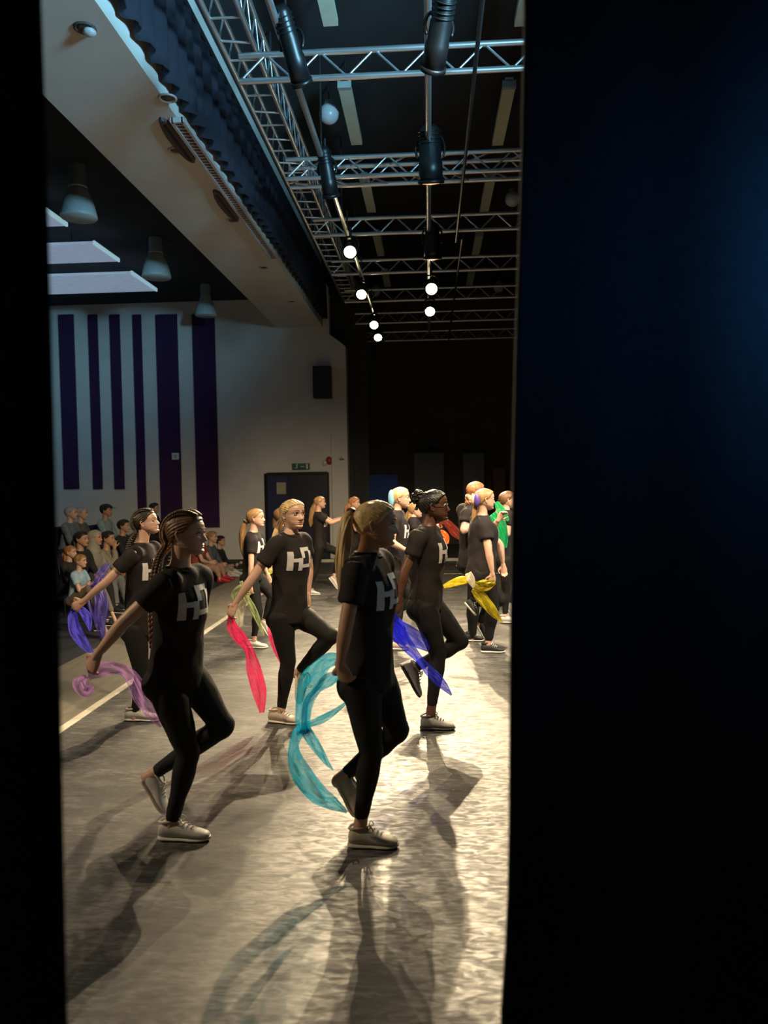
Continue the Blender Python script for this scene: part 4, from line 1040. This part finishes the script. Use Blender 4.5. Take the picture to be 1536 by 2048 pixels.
# behind her
Y = 5.58
J = joints(Y, dict(head=(293, 1045), neck=(284, 1090), hip=(281, 1252), shR=(266, 1110, -.15), elR=(212, 1164, -.2), wrR=(166, 1203, -.2), hnR=(143, 1218, -.2),
    elL=(300, 1170, .2), wrL=(305, 1220, .2), hnL=(306, 1240, .2), knR=(284, 1348, -.06), ankR=(271, 1426, -.06), heelR=(251, 1452, -.06), toeR=(324, 1452, -.06),
    knL=(330, 1290, .08), ankL=(290, 1352, .1), heelL=(272, 1358, .1), toeL=(300, 1405, .1), fupL=(.85, 0, .5)))
P['b'] = person('dancer with dark plaits at the far left, bare arm swung back with a violet scarf', J, .94, -15, 2, 12, 0, 'fair', 'dark', 'braids',
    [tl(Y, [(262, 1078, .016, -.07), (256, 1095, .015, -.08), (250, 1114, .008, -.08)]), tl(Y, [(264, 1085, .016, .06), (262, 1110, .015, .06), (260, 1140, .008, .06)])], shoes=SH_WHITE, mouth=.5, headscale=.92)
# blonde, face to the camera
Y = 5.5
J = joints(Y, dict(head=(586, 1029), neck=(582, 1070), hip=(577, 1228), shR=(553, 1088, -.13), shL=(607, 1080, .10), elR=(502, 1160, -.2), wrR=(470, 1208, -.2), hnR=(458, 1232, -.2),
    elL=(618, 1135, .16), wrL=(616, 1190, .1), hnL=(615, 1212, .08), knR=(576, 1322, -.04), ankR=(562, 1420, -.02), heelR=(538, 1452, 0), toeR=(600, 1452, -.06),
    knL=(662, 1272, -.08), ankL=(598, 1342, .1), heelL=(592, 1345, .12), toeL=(594, 1408, .06), fupL=(.9, -.3, .3)))
P['h'] = person('blonde dancer glancing towards the camera, white letters on her black shirt', J, .99, -38, -42, 2, 0, 'fair', 'blonde', 'pony', tl(Y, [(569, 1030, .02, .08), (561, 1046, .022, .06), (552, 1066, .02, .02), (541, 1086, .008, .0)]), shoes=SH_TAN, mouth=.4)
# spectacles and curly bun
Y = 5.4
J = joints(Y, dict(head=(868, 1012), neck=(858, 1056), hip=(851, 1206), shR=(838, 1074, -.15), elR=(809, 1145, -.2), wrR=(798, 1199, -.2), hnR=(784, 1234, -.2),
    elL=(880, 1130, .2), wrL=(876, 1180, .2), hnL=(874, 1200, .2), knR=(876, 1308, -.06), ankR=(863, 1415, -.06), heelR=(841, 1456, -.06), toeR=(910, 1456, -.06),
    knL=(922, 1283, .08), ankL=(828, 1336, .1), heelL=(800, 1332, .1), toeL=(836, 1396, .1), fupL=(.85, 0, .5)))
P['g'] = person('dancer with spectacles and a curly black bun, blue scarf in her hand', J, 1.02, -10, 0, 2, 0, 'deep', 'black', 'bun', None, shoes=SH_GREYD)
hd = P['g'][1]; root = P['g'][0]
b = MB()
for s_ in (-1, 1):
    tube(b, [(*hd.P(.88 - .05 * abs(math.cos(k * math.pi / 6)), s_ * (.30 + .20 * math.cos(k * math.pi / 6)), .03 + .15 * math.sin(k * math.pi / 6)), .012 * hd.a * 1.4) for k in range(13)], 6, 2, ends=False)
    tube(b, [(*hd.P(.83, s_ * .5, .06), .017 * hd.a), (*hd.P(.4, s_ * .72, .06), .015 * hd.a), (*hd.P(-.1, s_ * .76, .07), .015 * hd.a), (*hd.P(-.2, s_ * .75, -.03), .015 * hd.a)], 6, 3)
tube(b, [(*hd.P(.88, -.1, .06), .016 * hd.a), (*hd.P(.93, 0, .09), .016 * hd.a), (*hd.P(.88, .1, .06), .016 * hd.a)], 6, 3)
sp_ = part('spectacles', b, mat('spectacle_frame', (0.10, 0.08, 0.08), 0.3, 0.5), root)
for s_ in (-1, 1):
    b = MB(); b.rings([(hd.P(.865, s_ * .30, .03), hd.l * .19 * hd.a, hd.u * .14 * hd.a), (hd.P(.872, s_ * .30, .03), hd.l * .19 * hd.a, hd.u * .14 * hd.a)], 18)
    m = mat('spectacle_lens', (0.75, 0.8, 0.9), 0.08); m.node_tree.nodes['Principled BSDF'].inputs['Alpha'].default_value = 0.28
    sub('lens', b, m, sp_, root)
def scrunchie(key, c, axis, R, r, m, name='hair_scrunchie'):
    root = P[key][0]; ho = P[key][2]; b = MB(); d = V(axis).normalized(); A = d.orthogonal().normalized(); B = d.cross(A)
    pts = []
    for k in range(25):
        a = 2 * math.pi * k / 24; w = 1 + .14 * math.sin(a * 9); pts.append((*(V(c) + (A * math.cos(a) + B * math.sin(a)) * R * w + d * .2 * r * math.sin(a * 7)), r * (1 + .12 * math.sin(a * 11))))
    tube(b, pts, 10, 2, ends=False); sub(name, b, m, ho, root)
def bow(key, c, R3, m, name='hair_bow'):
    root = P[key][0]; ho = P[key][2]; b = MB(); b.ball(c, R3, 0, 14); sub(name, b, m, ho, root)
# light-haired dancer behind the spectacles
Y = 7.95
J = joints(Y, dict(head=(801, 996), neck=(794, 1024), hip=(784, 1142), shR=(790, 1038, -.15), elR=(783, 1085, -.24), wrR=(812, 1100, -.2), hnR=(826, 1098, -.2),
    elL=(800, 1080, .2), wrL=(810, 1105, .2), hnL=(816, 1112, .2), knR=(796, 1210, -.06), ankR=(792, 1274, -.06), heelR=(776, 1298, -.06), toeR=(818, 1298, -.06),
    knL=(822, 1195, .08), ankL=(780, 1235, .1), heelL=(768, 1236, .1), toeL=(786, 1268, .1), fupL=(.85, 0, .5)))
P['w'] = person('fair-haired dancer with a pale blue hair bow, partly behind the one in spectacles', J, 1.0, -6, 0, 2, 0, 'fair', 'blonde', 'pony', tl(Y, [(782, 1003, .024), (777, 1018, .026), (775, 1040, .022), (776, 1060, .01)]), shoes=SH_PINKW, bulk=1.12, hi=False)
bow('w', at(783, 996, Y - .05), V((.036, .03, .085)), mat('pale_blue_satin', (0.22, 0.50, 0.62), 0.4, var=0.08))
# dark-topped dancer further back, glimpsed between them
Y = 10.2
J = joints(Y, dict(head=(831, 1020), neck=(827, 1036), hip=(824, 1118), elR=(832, 1072, -.22), wrR=(856, 1078, -.2), hnR=(870, 1076, -.2), elL=(846, 1060, .2), wrL=(868, 1055, .2), hnL=(880, 1052, .2),
    knR=(830, 1165, -.06), ankR=(824, 1213, -.06), heelR=(813, 1224, -.06), toeR=(848, 1224, -.06), knL=(852, 1160, .08), ankL=(830, 1185, .1), heelL=(820, 1190, .1), toeL=(836, 1215, .1), fupL=(.85, 0, .5)))
P['k'] = person('dancer glimpsed between the pale blue bow and the spectacles, wavy brown hair', J, .93, 0, 5, 0, 0, 'fair', 'honey', 'loose', tl(Y, [(822, 1018, .05), (818, 1034, .055), (815, 1052, .05), (814, 1068, .02)]), shoes=SH_WHITE, hi=False)
# right-hand pair
Y = 8.35
J = joints(Y, dict(head=(952, 984), neck=(946, 1012), hip=(948, 1124), shR=(936, 1026, -.14), elR=(927, 1062, -.22), wrR=(948, 1040, -.16), hnR=(960, 1030, -.12), elL=(985, 1060, .2), wrL=(996, 1040, .1), hnL=(1002, 1030, .1),
    knR=(946, 1208, -.06), ankR=(945, 1276, -.06), heelR=(931, 1290, -.06), toeR=(968, 1290, -.06), knL=(985, 1195, .08), ankL=(960, 1245, .1), heelL=(950, 1250, .1), toeL=(968, 1280, .1), fupL=(.85, 0, .5)))
P['r'] = person('dancer in a faded black shirt behind the yellow scarf girl, orange hair tie', J, 1.03, 38, 45, 0, 0, 'fair', 'ginger', 'pony', tl(Y, [(938, 996, .03), (936, 1006, .035), (938, 1018, .02)]), shoes=SH_BLKW, bulk=1.32, hi=False, logo_on=False)
scrunchie('r', at(938, 999, Y - .05), (-.8, -.3, -.2), .04, .022, mat('peach_cloth', (0.60, 0.32, 0.22), 0.7))
Y = 7.8
J = joints(Y, dict(head=(970, 999), neck=(965, 1034), hip=(962, 1142), shR=(970, 1051, -.14), elR=(977, 1102, -.2), wrR=(985, 1148, -.2), hnR=(984, 1172, -.18), elL=(1000, 1090, .2), wrL=(1006, 1130, .2), hnL=(1008, 1150, .2),
    knR=(985, 1216, -.06), ankR=(977, 1281, -.06), heelR=(962, 1304, -.06), toeR=(1010, 1304, -.06), knL=(1000, 1200, .08), ankL=(948, 1206, .14), heelL=(928, 1208, .14), toeL=(950, 1232, .06), fupL=(.75, .15, .8)))
P['y'] = person('dancer at the right edge beside the curtain, purple hair bow, holding a yellow scarf', J, 1.0, 14, 16, 0, 0, 'fair', 'honey', 'pony', tl(Y, [(953, 1001, .024), (950, 1022, .028), (948, 1046, .026), (943, 1078, .008)]), shoes=SH_BLKW, bulk=1.34, hi=False)
bow('y', at(954, 1000, Y - .07), V((.030, .03, .062)), mat('purple_satin', (0.12, 0.06, 0.36), 0.4, var=0.15))
bow('y', at(946, 998, Y - .05), V((.022, .03, .055)), mat('cream_satin', (0.70, 0.58, 0.45), 0.5, var=0.1))
# mostly hidden beyond them, a green scarf in hand
Y = 9.4
J = joints(Y, dict(head=(1016, 1000), neck=(1012, 1022), hip=(1010, 1116), elR=(1016, 1070, -.2), wrR=(1004, 1035, -.2), hnR=(996, 1020, -.2), elL=(1026, 1070, .2), wrL=(1034, 1110, .2), hnL=(1036, 1125, .2),
    knR=(1012, 1180, -.06), ankR=(1010, 1230, -.06), heelR=(1000, 1245, -.06), toeR=(1038, 1245, -.06), knL=(1040, 1175, .08), ankL=(1018, 1205, .1), heelL=(1006, 1205, .1), toeL=(1022, 1235, .1), fupL=(.85, 0, .5)))
P['q'] = person('dancer almost hidden by the right curtain behind a green scarf', J, .98, 10, 10, 0, 0, 'fair', 'brown', 'pony', tl(Y, [(1002, 1000, .025), (998, 1015, .03), (997, 1035, .01)]), shoes=SH_WHITE, hi=False, logo_on=False)
# far middle, arms forward
Y = 11.8
J = joints(Y, dict(head=(640, 1005), neck=(637, 1025), hip=(640, 1092), shR=(641, 1034, -.13), elR=(662, 1046, -.18), wrR=(686, 1038, -.14), hnR=(697, 1036, -.12), elL=(664, 1042, .18), wrL=(687, 1035, .14), hnL=(698, 1033, .12),
    knR=(632, 1136, -.06), ankR=(619, 1176, -.06), heelR=(613, 1191, -.06), toeR=(641, 1191, -.06), knL=(678, 1104, .08), ankL=(669, 1149, .06), heelL=(657, 1157, .06), toeL=(675, 1180, .06), fupL=(.8, 0, .6)))
P['f'] = person('far dancer by the pale jamb, both arms held straight forward, white shoes', J, .90, 0, 5, 0, 0, 'fair', 'honey', 'loose', tl(Y, [(633, 1004, .05), (627, 1020, .055), (623, 1040, .05), (621, 1052, .02)]), shoes=SH_WHITE, hi=False, headscale=.95)
Y = 12.4
J = joints(Y, dict(head=(709, 1006), neck=(706, 1024), hip=(708, 1090), elR=(712, 1060, -.2), wrR=(726, 1050, -.2), hnR=(734, 1046, -.2), elL=(722, 1050, .2), wrL=(738, 1046, .2), hnL=(746, 1044, .2),
    knR=(702, 1130, -.06), ankR=(696, 1166, -.06), heelR=(690, 1180, -.06), toeR=(716, 1180, -.06), knL=(738, 1104, .08), ankL=(728, 1142, .06), heelL=(717, 1150, .06), toeL=(732, 1170, .06), fupL=(.8, 0, .6)))
P['f2'] = person('far dancer in front of the pale jamb with loose ginger hair', J, .90, 0, -10, 0, 0, 'fair', 'ginger', 'loose', tl(Y, [(703, 1004, .06), (698, 1018, .065), (696, 1034, .05), (696, 1048, .02)]), shoes=SH_WHITE, hi=False)
# left of the blonde
Y = 8.05
J = joints(Y, dict(head=(512, 1036), neck=(507, 1066), hip=(505, 1152), shR=(503, 1082, -.14), elR=(502, 1130, -.2), wrR=(500, 1172, -.2), hnR=(500, 1188, -.18), elL=(524, 1120, .2), wrL=(536, 1150, .2), hnL=(540, 1168, .2),
    knR=(516, 1222, -.06), ankR=(508, 1276, -.06), heelR=(490, 1298, -.06), toeR=(536, 1298, -.06), knL=(545, 1192, .08), ankL=(530, 1240, .08), heelL=(518, 1244, .08), toeL=(538, 1275, .08), fupL=(.85, 0, .5)))
P['t'] = person('dancer with a long honey ponytail left of the blonde, pale scarf at her hip', J, .90, -10, 0, 2, 0, 'fair', 'honey', 'pony', tl(Y, [(493, 1042, .03), (487, 1054, .036), (484, 1076, .040), (486, 1100, .032), (489, 1118, .010)]), shoes=SH_WHITE, hi=False)
Y = 9.2
J = joints(Y, dict(head=(564, 1032), neck=(560, 1054), hip=(560, 1138), elR=(552, 1096, -.2), wrR=(544, 1130, -.2), hnR=(542, 1144, -.2), elL=(570, 1096, .2), wrL=(575, 1120, .2), hnL=(578, 1130, .2),
    knR=(562, 1200, -.06), ankR=(558, 1244, -.06), heelR=(546, 1258, -.06), toeR=(584, 1258, -.06), knL=(590, 1180, .08), ankL=(574, 1210, .08), heelL=(564, 1214, .08), toeL=(580, 1240, .08), fupL=(.85, 0, .5)))
P['t2'] = person('dancer hidden behind the blonde, only a wavy brown ponytail and shoulder showing', J, .92, 20, 25, 0, 0, 'fair', 'brown', 'pony', tl(Y, [(555, 1026, .04), (551, 1040, .045), (550, 1056, .04), (553, 1068, .015)]), shoes=SH_WHITE, hi=False, logo_on=False)

# ------------------------------------------------------------------ scarves
def ribbon(name, label, Y0, strips, m, group='organza scarves'):
    root = None
    for pts in strips:
        c0 = at(pts[0][0], pts[0][1], Y0)
        if root is None: root = empty(name, c0, label, 'scarf', group)
        S = spline([(*at(p[0], p[1], Y0 + p[2]), p[3] * Y0 / F, (p[4] if len(p) > 4 else .3)) for p in pts], 9); n = len(S); K = 10; vs = []
        for i, q in enumerate(S):
            a = V(S[max(i - 1, 0)][:3]); b_ = V(S[min(i + 1, n - 1)][:3]); d = (b_ - a).normalized()
            w = d.cross(V((0, 1, 0))); w.normalize(); tw = q[4]; w = (w * math.cos(tw) + V((0, 1, 0)) * math.sin(tw)); nn = d.cross(w)
            for k in range(K + 1):
                u = 2 * k / K - 1; rip = .22 * math.sin(u * 5 + i * .35) + .14 * math.sin(u * 11 - i * .22)
                vs.append(V(q[:3]) + w * q[3] * u + nn * q[3] * rip)
        mb = MB(); mb.add(vs, [(i * (K + 1) + k, i * (K + 1) + k + 1, (i + 1) * (K + 1) + k + 1, (i + 1) * (K + 1) + k) for i in range(n - 1) for k in range(K)])
        me = mb.mesh('cloth_fold'); ul = me.uv_layers.new(name='along')
        for lp_ in me.loops: ul.data[lp_.index].uv = ((lp_.vertex_index % (K + 1)) / K + .37 * len(root.children), lp_.vertex_index // (K + 1) / 9)
        o = part('cloth_fold', me, m, root); md = o.modifiers.new('t', 'SOLIDIFY'); md.thickness = .0012
    return root
TURQ = organza('turquoise_organza', (0.02, 0.50, 0.68), .34)
ribbon('turquoise_scarf', 'sheer turquoise scarf looping down behind the middle dancer', 3.55, [
    [(690, 1340, .02, 8), (672, 1318, .03, 12), (645, 1330, .02, 20, .5), (622, 1362, .0, 24, .2), (606, 1400, -.02, 16, .4), (603, 1440, -.02, 12, .6), (607, 1468, 0, 14, .3)],
    [(684, 1345, .0, 7), (660, 1358, .0, 13, .3), (634, 1380, -.02, 11, .6), (617, 1405, -.03, 10, .3), (612, 1440, -.03, 10, .5), (612, 1462, -.02, 9)],
    [(622, 1460, 0, 6), (600, 1462, .02, 12, .4), (588, 1490, .01, 10, .1), (591, 1520, .0, 16, .3), (606, 1552, -.02, 21, .3), (636, 1588, -.03, 19, .4), (664, 1606, -.02, 13, .3), (694, 1624, -.02, 3)],
    [(608, 1456, -.01, 12), (624, 1480, 0, 11, .5), (640, 1504, .01, 9, .3), (654, 1526, .02, 5), (666, 1540, .02, 1)],
    [(606, 1452, .03, 5), (640, 1440, .07, 8, .2), (668, 1424, .1, 6, .2), (694, 1404, .14, 3, .4)]], TURQ)
ribbon('lilac_scarf', 'sheer lilac scarf flying from the hand of the left foreground dancer', 3.62, [
    [(172, 1352, -.1, 6), (160, 1366, -.08, 14, .5), (172, 1384, -.06, 12, .2), (186, 1372, -.04, 8)],
    [(176, 1350, -.1, 12), (205, 1338, -.05, 16, .3), (240, 1338, 0, 12, .5), (262, 1352, .05, 14, .2), (282, 1392, .08, 16, .4), (302, 1425, .08, 13, .2), (324, 1452, .08, 5)]], organza('lilac_organza', (0.58, 0.36, 0.70), .24))
ribbon('violet_scarf', 'violet scarf hanging from the swung-back hand at far left', 5.4, [
    [(148, 1216, 0, 6), (146, 1236, 0, 10, .4), (152, 1262, .02, 13, .2), (168, 1288, .03, 10, .4), (189, 1312, .04, 2)],
    [(152, 1214, 0, 5), (166, 1222, .05, 9, .3), (176, 1240, .08, 8), (180, 1262, .1, 2)]], organza('violet_organza', (0.18, 0.16, 0.85), .40))
ribbon('violet_scarf', 'crumpled violet scarf draped over the knees of the child in pale blue', 8.45, [
    [(216, 1128, .2, 6), (202, 1148, .1, 10, .5), (196, 1172, 0.05, 9, .2), (204, 1205, 0, 14, .4), (200, 1240, 0, 12, .2), (206, 1276, .02, 6), (212, 1290, .02, 3)],
    [(196, 1168, .02, 6), (184, 1186, .1, 11, .3), (190, 1225, .05, 10, .5), (204, 1250, .02, 4)]], organza('violet_organza_pale', (0.34, 0.28, 0.90), .36))
ribbon('pink_scarf', 'crimson pink scarf streaming from the hand of the blonde dancer', 5.3, [
    [(462, 1230, 0, 6), (464, 1252, 0, 10, .4), (480, 1275, .03, 13, .1), (498, 1300, .05, 9, .5), (508, 1340, .05, 15, .2), (519, 1385, .05, 14, .4), (524, 1425, .05, 5)],
    [(537, 1236, .25, 2), (545, 1262, .25, 10, .3), (553, 1295, .25, 9, .2), (562, 1326, .25, 2)]], organza('pink_organza', (0.80, 0.05, 0.22), .42))
ribbon('blue_scarf', 'royal blue scarf slanting down from the hand of the spectacled dancer', 5.15, [
    [(786, 1225, 0, 6), (788, 1248, .0, 18, .3), (806, 1280, .02, 16, .5), (838, 1318, .02, 8, .2), (862, 1345, 0, 11, .4), (884, 1368, -.02, 9, .2), (903, 1390, -.02, 2)],
    [(786, 1240, .02, 8), (806, 1258, .06, 14, .4), (836, 1280, .1, 16, .2), (858, 1300, .12, 5)],
    [(782, 1262, .04, 8), (796, 1276, .06, 10, .3), (812, 1290, .06, 3)]], organza('blue_organza', (0.08, 0.10, 0.90), .42))
ribbon('yellow_scarf', 'bright yellow scarf knotted in the hand of the dancer at the curtain', 7.55, [
    [(990, 1164, 0, 6), (974, 1170, -.02, 11, .3), (955, 1172, -.03, 11, .2), (944, 1166, -.02, 5)],
    [(944, 1162, -.02, 4), (928, 1160, 0, 8, .4), (906, 1166, .02, 8, .2), (887, 1173, .02, 4)],
    [(944, 1180, 0, 4), (956, 1188, 0, 10, .2), (974, 1208, .0, 12, .4), (990, 1228, .02, 8, .2), (1006, 1246, .02, 1)]], organza('yellow_organza', (0.66, 0.56, 0.03), .55))
ribbon('white_scarf', 'small cream scarf tail sticking up beside the yellow scarf', 7.5, [[(936, 1146, 0, 8), (942, 1160, 0, 8, .3), (948, 1175, 0, 3)]], organza('cream_organza', (0.75, 0.70, 0.58), .6))
ribbon('green_scarf', 'emerald green scarf raised near the right curtain', 9.1, [
    [(992, 1004, 0, 5), (1000, 1018, 0, 8, .3), (1012, 1034, .02, 6), (1016, 1042, .02, 2)], [(984, 1028, 0, 8), (998, 1048, 0, 13, .3), (1008, 1075, .02, 9, .2), (1012, 1096, .02, 2)]], organza('green_organza', (0.02, 0.50, 0.20), .55))
ribbon('rust_scarf', 'dark rust red scarf slanting behind the spectacled dancer', 10.35, [[(879, 1051, 0, 3), (889, 1042, 0, 5), (898, 1050, 0, 9, .3), (912, 1066, .02, 9, .2), (926, 1080, .02, 4)]], organza('rust_organza', (0.34, 0.05, 0.03), .45))
ribbon('orange_scarf', 'bright orange scarf bunched in front of the spectacled dancer', 10.0, [[(870, 1075, 0, 3), (881, 1066, 0, 6), (890, 1074, 0, 9, .3), (892, 1088, 0, 5)], ], organza('orange_organza', (0.80, 0.20, 0.02), .8))
ribbon('orange_scarf', 'small orange scarf tip low beside the yellow scarf', 9.6, [[(912, 1131, 0, 1), (922, 1134, 0, 4, .3), (934, 1135, 0, 2)], [(1004, 1100, 0, 2), (1000, 1108, 0, 5), (1010, 1112, 0, 2)]], organza('orange_organza', (0.80, 0.20, 0.02), .8))
ribbon('pale_green_scarf', 'pale lime and cream scarf in the hand of the honey ponytail dancer', 7.8, [
    [(500, 1184, 0, 5), (484, 1178, -.02, 9, .3), (470, 1190, -.02, 8, .2), (478, 1204, 0, 4)], [(490, 1190, 0, 5), (504, 1215, .02, 7, .3), (518, 1245, .02, 5, .2), (528, 1272, .02, 1)], [(482, 1162, 0, 3), (488, 1176, 0, 5), (498, 1186, 0, 4)]], organza('lime_organza', (0.66, 0.74, 0.40), .36))
ribbon('white_scarf', 'white gauzy scarf hanging below the pale lime scarf', 7.85, [[(499, 1186, 0, 3), (486, 1206, 0, 7), (478, 1228, .02, 11, .3), (482, 1254, .02, 4)]], organza('cream_organza', (0.75, 0.70, 0.58), .6))
ribbon('coral_scarf', 'small coral red scarf at the far hip of the honey ponytail dancer', 8.24, [[(540, 1166, 0, 2), (536, 1174, 0, 4), (518, 1182, 0, 3), (532, 1180, 0, 7, .3), (542, 1178, 0, 4)]], organza('coral_organza', (0.75, 0.08, 0.08), .7))
ribbon('yellow_scarf', 'small yellow green scarf between the blonde and the far dancer', 10.5, [[(612, 1128, 0, 2), (618, 1136, 0, 6, .3), (616, 1152, 0, 3)], [(536, 1140, -2.0, 4), (542, 1148, -2.0, 6)]], organza('lime2_organza', (0.55, 0.60, 0.08), .75))

# ------------------------------------------------------------------ the audience in the hall
def cl(name, c, r=.85): return mat('cloth_' + name, c, r, var=.15, scale=14, bump=.2, bscale=80)
M_SEAT = mat('navy_seat', (0.012, 0.014, 0.06), 0.8, var=.15)
def chair(label, hip, yaw, seat, root_z=0.0):
    a = math.radians(yaw); f = V((math.cos(a), math.sin(a), 0)); l = V((-f.y, f.x, 0)); c = V((hip.x, hip.y, root_z)) + f * .14
    t = empty('audience_chair', c, label, 'chair', 'navy audience chairs')
    R = Matrix((f, l, V((0, 0, 1)))).transposed()
    b = MB(); b.box(c + V((0, 0, seat - .03)), (.21, .21, .03), R); part('seat', b, M_SEAT, t, False)
    b = MB(); b.box(c - f * .30 + V((0, 0, seat + .30)), (.02, .20, .20), R); part('backrest', b, M_SEAT, t, False)
    for i in (-1, 1):
        for j in (-1, 1):
            p = c + f * .19 * i + l * .19 * j
            rod('leg', p, p + V((0, 0, seat - .05)) - (f * .0), .012, M_DARKPIPE, t, 8)
        p = c - f * .27 + l * .19 * i; rod('back_post', p + V((0, 0, seat - .05)) + f * .06, p + V((0, 0, seat + .45)) - f * .01, .012, M_DARKPIPE, t, 8)
def seated(label, px, py, Y, s, yaw, top, legs, hair, style, floor=False, shoes=SH_BLKW, z0=0.0, knee_out=.10, skin_='fair', sleeve=2, legcut=.95, lean=.06, hands='lap', tailp=None, legl=1.0, chairlab=None):
    a = math.radians(yaw); f = V((math.cos(a), math.sin(a), 0)); l = V((-f.y, f.x, 0)); u = V((0, 0, 1))
    hd = at(px, py, Y); nk = hd - u * .175 * s - f * .03 * s; hip = nk - u * .46 * s - f * (lean + .02) * s
    if floor: hip.z = max(hip.z, z0 + .11 * s)
    J = dict(head=hd, neck=nk, hip=hip)
    for sd, sg in (('R', -1), ('L', 1)):
        hp = hip + l * sg * .085 * s
        if floor:
            kn = hp + f * .34 * s + u * .20 * s + l * sg * knee_out; an = V((kn.x, kn.y, 0)) + f * .28 * s; an.z = z0 + .085 * s
        else:
            kn = hp + f * .41 * s + u * .02 + l * sg * knee_out * .5; an = V((kn.x, kn.y, 0)) + f * .06 + l * sg * .02; an.z = z0 + .09
        J['kn' + sd] = kn; J['ank' + sd] = an
        he = V((an.x, an.y, z0)) - f * .045 * s; J['heel' + sd] = he; J['toe' + sd] = he + f * .24 * s
        sh = nk + l * sg * .15 * s - u * .05 * s
        if hands == 'chin' and sd == 'R': el = sh + f * .20 * s - u * .20 * s; wr = hd + f * .10 * s - u * .14 * s - l * .02; hn = hd + f * .09 * s - u * .07 * s
        else: el = sh - u * .25 * s + f * .10 * s + l * sg * .05; wr = kn.lerp(hp, .35) + u * .10 * s - l * sg * .04; hn = kn.lerp(hp, .12) + u * .085 * s - l * sg * .05
        J['el' + sd] = el; J['wr' + sd] = wr; J['hn' + sd] = hn
    tail = None
    if style in ('pony', 'loose', 'highpony'):
        h_ = Head(hd, f, u, .104 * s); tail = [(*h_.P(-.7, 0, .2), .05 * s), (*h_.P(-.85, 0, -.5), .055 * s), (*h_.P(-.9, 0, -1.2), .05 * s), (*h_.P(-.9, 0, -1.9), .02 * s)]
    r = person(label, J, s, yaw, yaw, 0, 0, skin_, hair, style, tail, top, legs, shoes, sleeve, 1.12, False, False, 0, 'seated audience', False, legcut, hem=-.02)
    if not floor: chair(chairlab or ('navy chair under the ' + label.split(' in ')[0]), hip, yaw, hip.z - .095 * s - z0, z0)
    return r
JEAN = cl('denim', (0.04, 0.05, 0.08)); DK = cl('dark', (0.016, 0.016, 0.02)); SKN = skin('fair')[0]
seated('seated child in a pale blue shirt on the hall floor at far left', 161, 1122, 8.7, .70, 0, cl('pale_blue', (0.30, 0.46, 0.58)), cl('khaki', (0.16, 0.13, 0.10)), 'honey', 'short', True, SH_WHITE, sleeve=.6, legcut=.6)
seated('seated ginger-haired child half hidden behind the pale blue shirt', 141, 1104, 9.1, .72, 0, DK, DK, 'ginger', 'loose', True, SH_BLKW)
seated('seated dark-haired woman in black in the front audience row', 163, 1078, 10.1, .96, -8, DK, DK, 'dark', 'loose', hands='lap', skin_='tan', chairlab='navy chair under the woman in black')
seated('seated woman in a beige headscarf and grey robe', 190, 1076, 10.6, .98, 0, cl('beige_robe', (0.30, 0.28, 0.24)), cl('grey', (0.15, 0.16, 0.17)), 'dark', 'scarf', skin_='tan', chairlab='navy chair under the beige headscarf')
seated('seated man in a beige shirt, hand at his chin', 216, 1077, 11.05, 1.0, 0, cl('beige', (0.26, 0.22, 0.18)), JEAN, 'dark', 'short', hands='chin', skin_='tan', chairlab='navy chair under the man with hand at chin')
seated('seated fair man in a grey blue shirt in the back row', 143, 1026, 12.4, 1.0, 0, cl('greyblue', (0.12, 0.15, 0.19)), DK, 'grey', 'short', z0=.12, chairlab='navy chair at the far left of the back row')
seated('seated grey-haired figure in the back row beside the fair man', 164, 1027, 12.95, 1.0, 0, cl('grey2', (0.10, 0.11, 0.11)), DK, 'grey', 'short', z0=.12, chairlab='navy chair second in the back row')
cap_ = seated('seated man in a pale shirt and dark peaked cap in the back row', 213, 1021, 13.9, 1.05, 0, cl('pale_teal', (0.24, 0.34, 0.37)), JEAN, 'dark', 'short', z0=.12, skin_='tan', chairlab='navy chair under the man in the cap')
hd = cap_[1]; b = MB()
b.rings([(hd.P(-.08, 0, z), hd.f * r * hd.a, hd.l * r * .8 * hd.a) for z, r in ((.42, 1.12), (.62, 1.10), (.85, .95), (1.05, .62), (1.15, .2))], 20)
b.box(hd.P(1.3, 0, .42), V((.42, .55, .05)) * hd.a, hd.mat3()); part('peaked_cap', remesh(b, .012, 3), DK, cap_[0])
seated('seated dark-clothed man between the cap and the plaited dancer', 248, 1052, 12.7, 1.0, 0, DK, DK, 'dark', 'short', skin_='tan', chairlab='navy chair under the dark-clothed man')
seated('seated dark head in the back row between the two plaited dancers', 309, 1016, 16.2, 1.0, 0, DK, DK, 'dark', 'short', z0=.12, chairlab='navy chair farthest in the back row')
seated('seated woman in a red top with bare legs and red shoes', 402, 1066, 13.5, 1.0, 0, cl('brick', (0.30, 0.06, 0.05)), cl('tan_tights', (0.36, 0.22, 0.16)), 'blonde', 'loose', shoes=SH_RED, sleeve=.6, legcut=.9, chairlab='navy chair under the woman in red shoes')
seated('seated figure in a grey jacket beyond the red shoes', 424, 1074, 14.3, 1.0, 0, cl('slate', (0.08, 0.10, 0.13)), cl('ecru', (0.24, 0.23, 0.20)), 'honey', 'short', shoes=SH_WHITE, chairlab='navy chair under the grey jacket')
seated('seated figure in dark clothes nearest the pale hall wall', 441, 1082, 15.3, .98, 0, DK, DK, 'dark', 'short', chairlab='navy chair nearest the pale wall')

bpy.data.scenes.remove(_TMP)
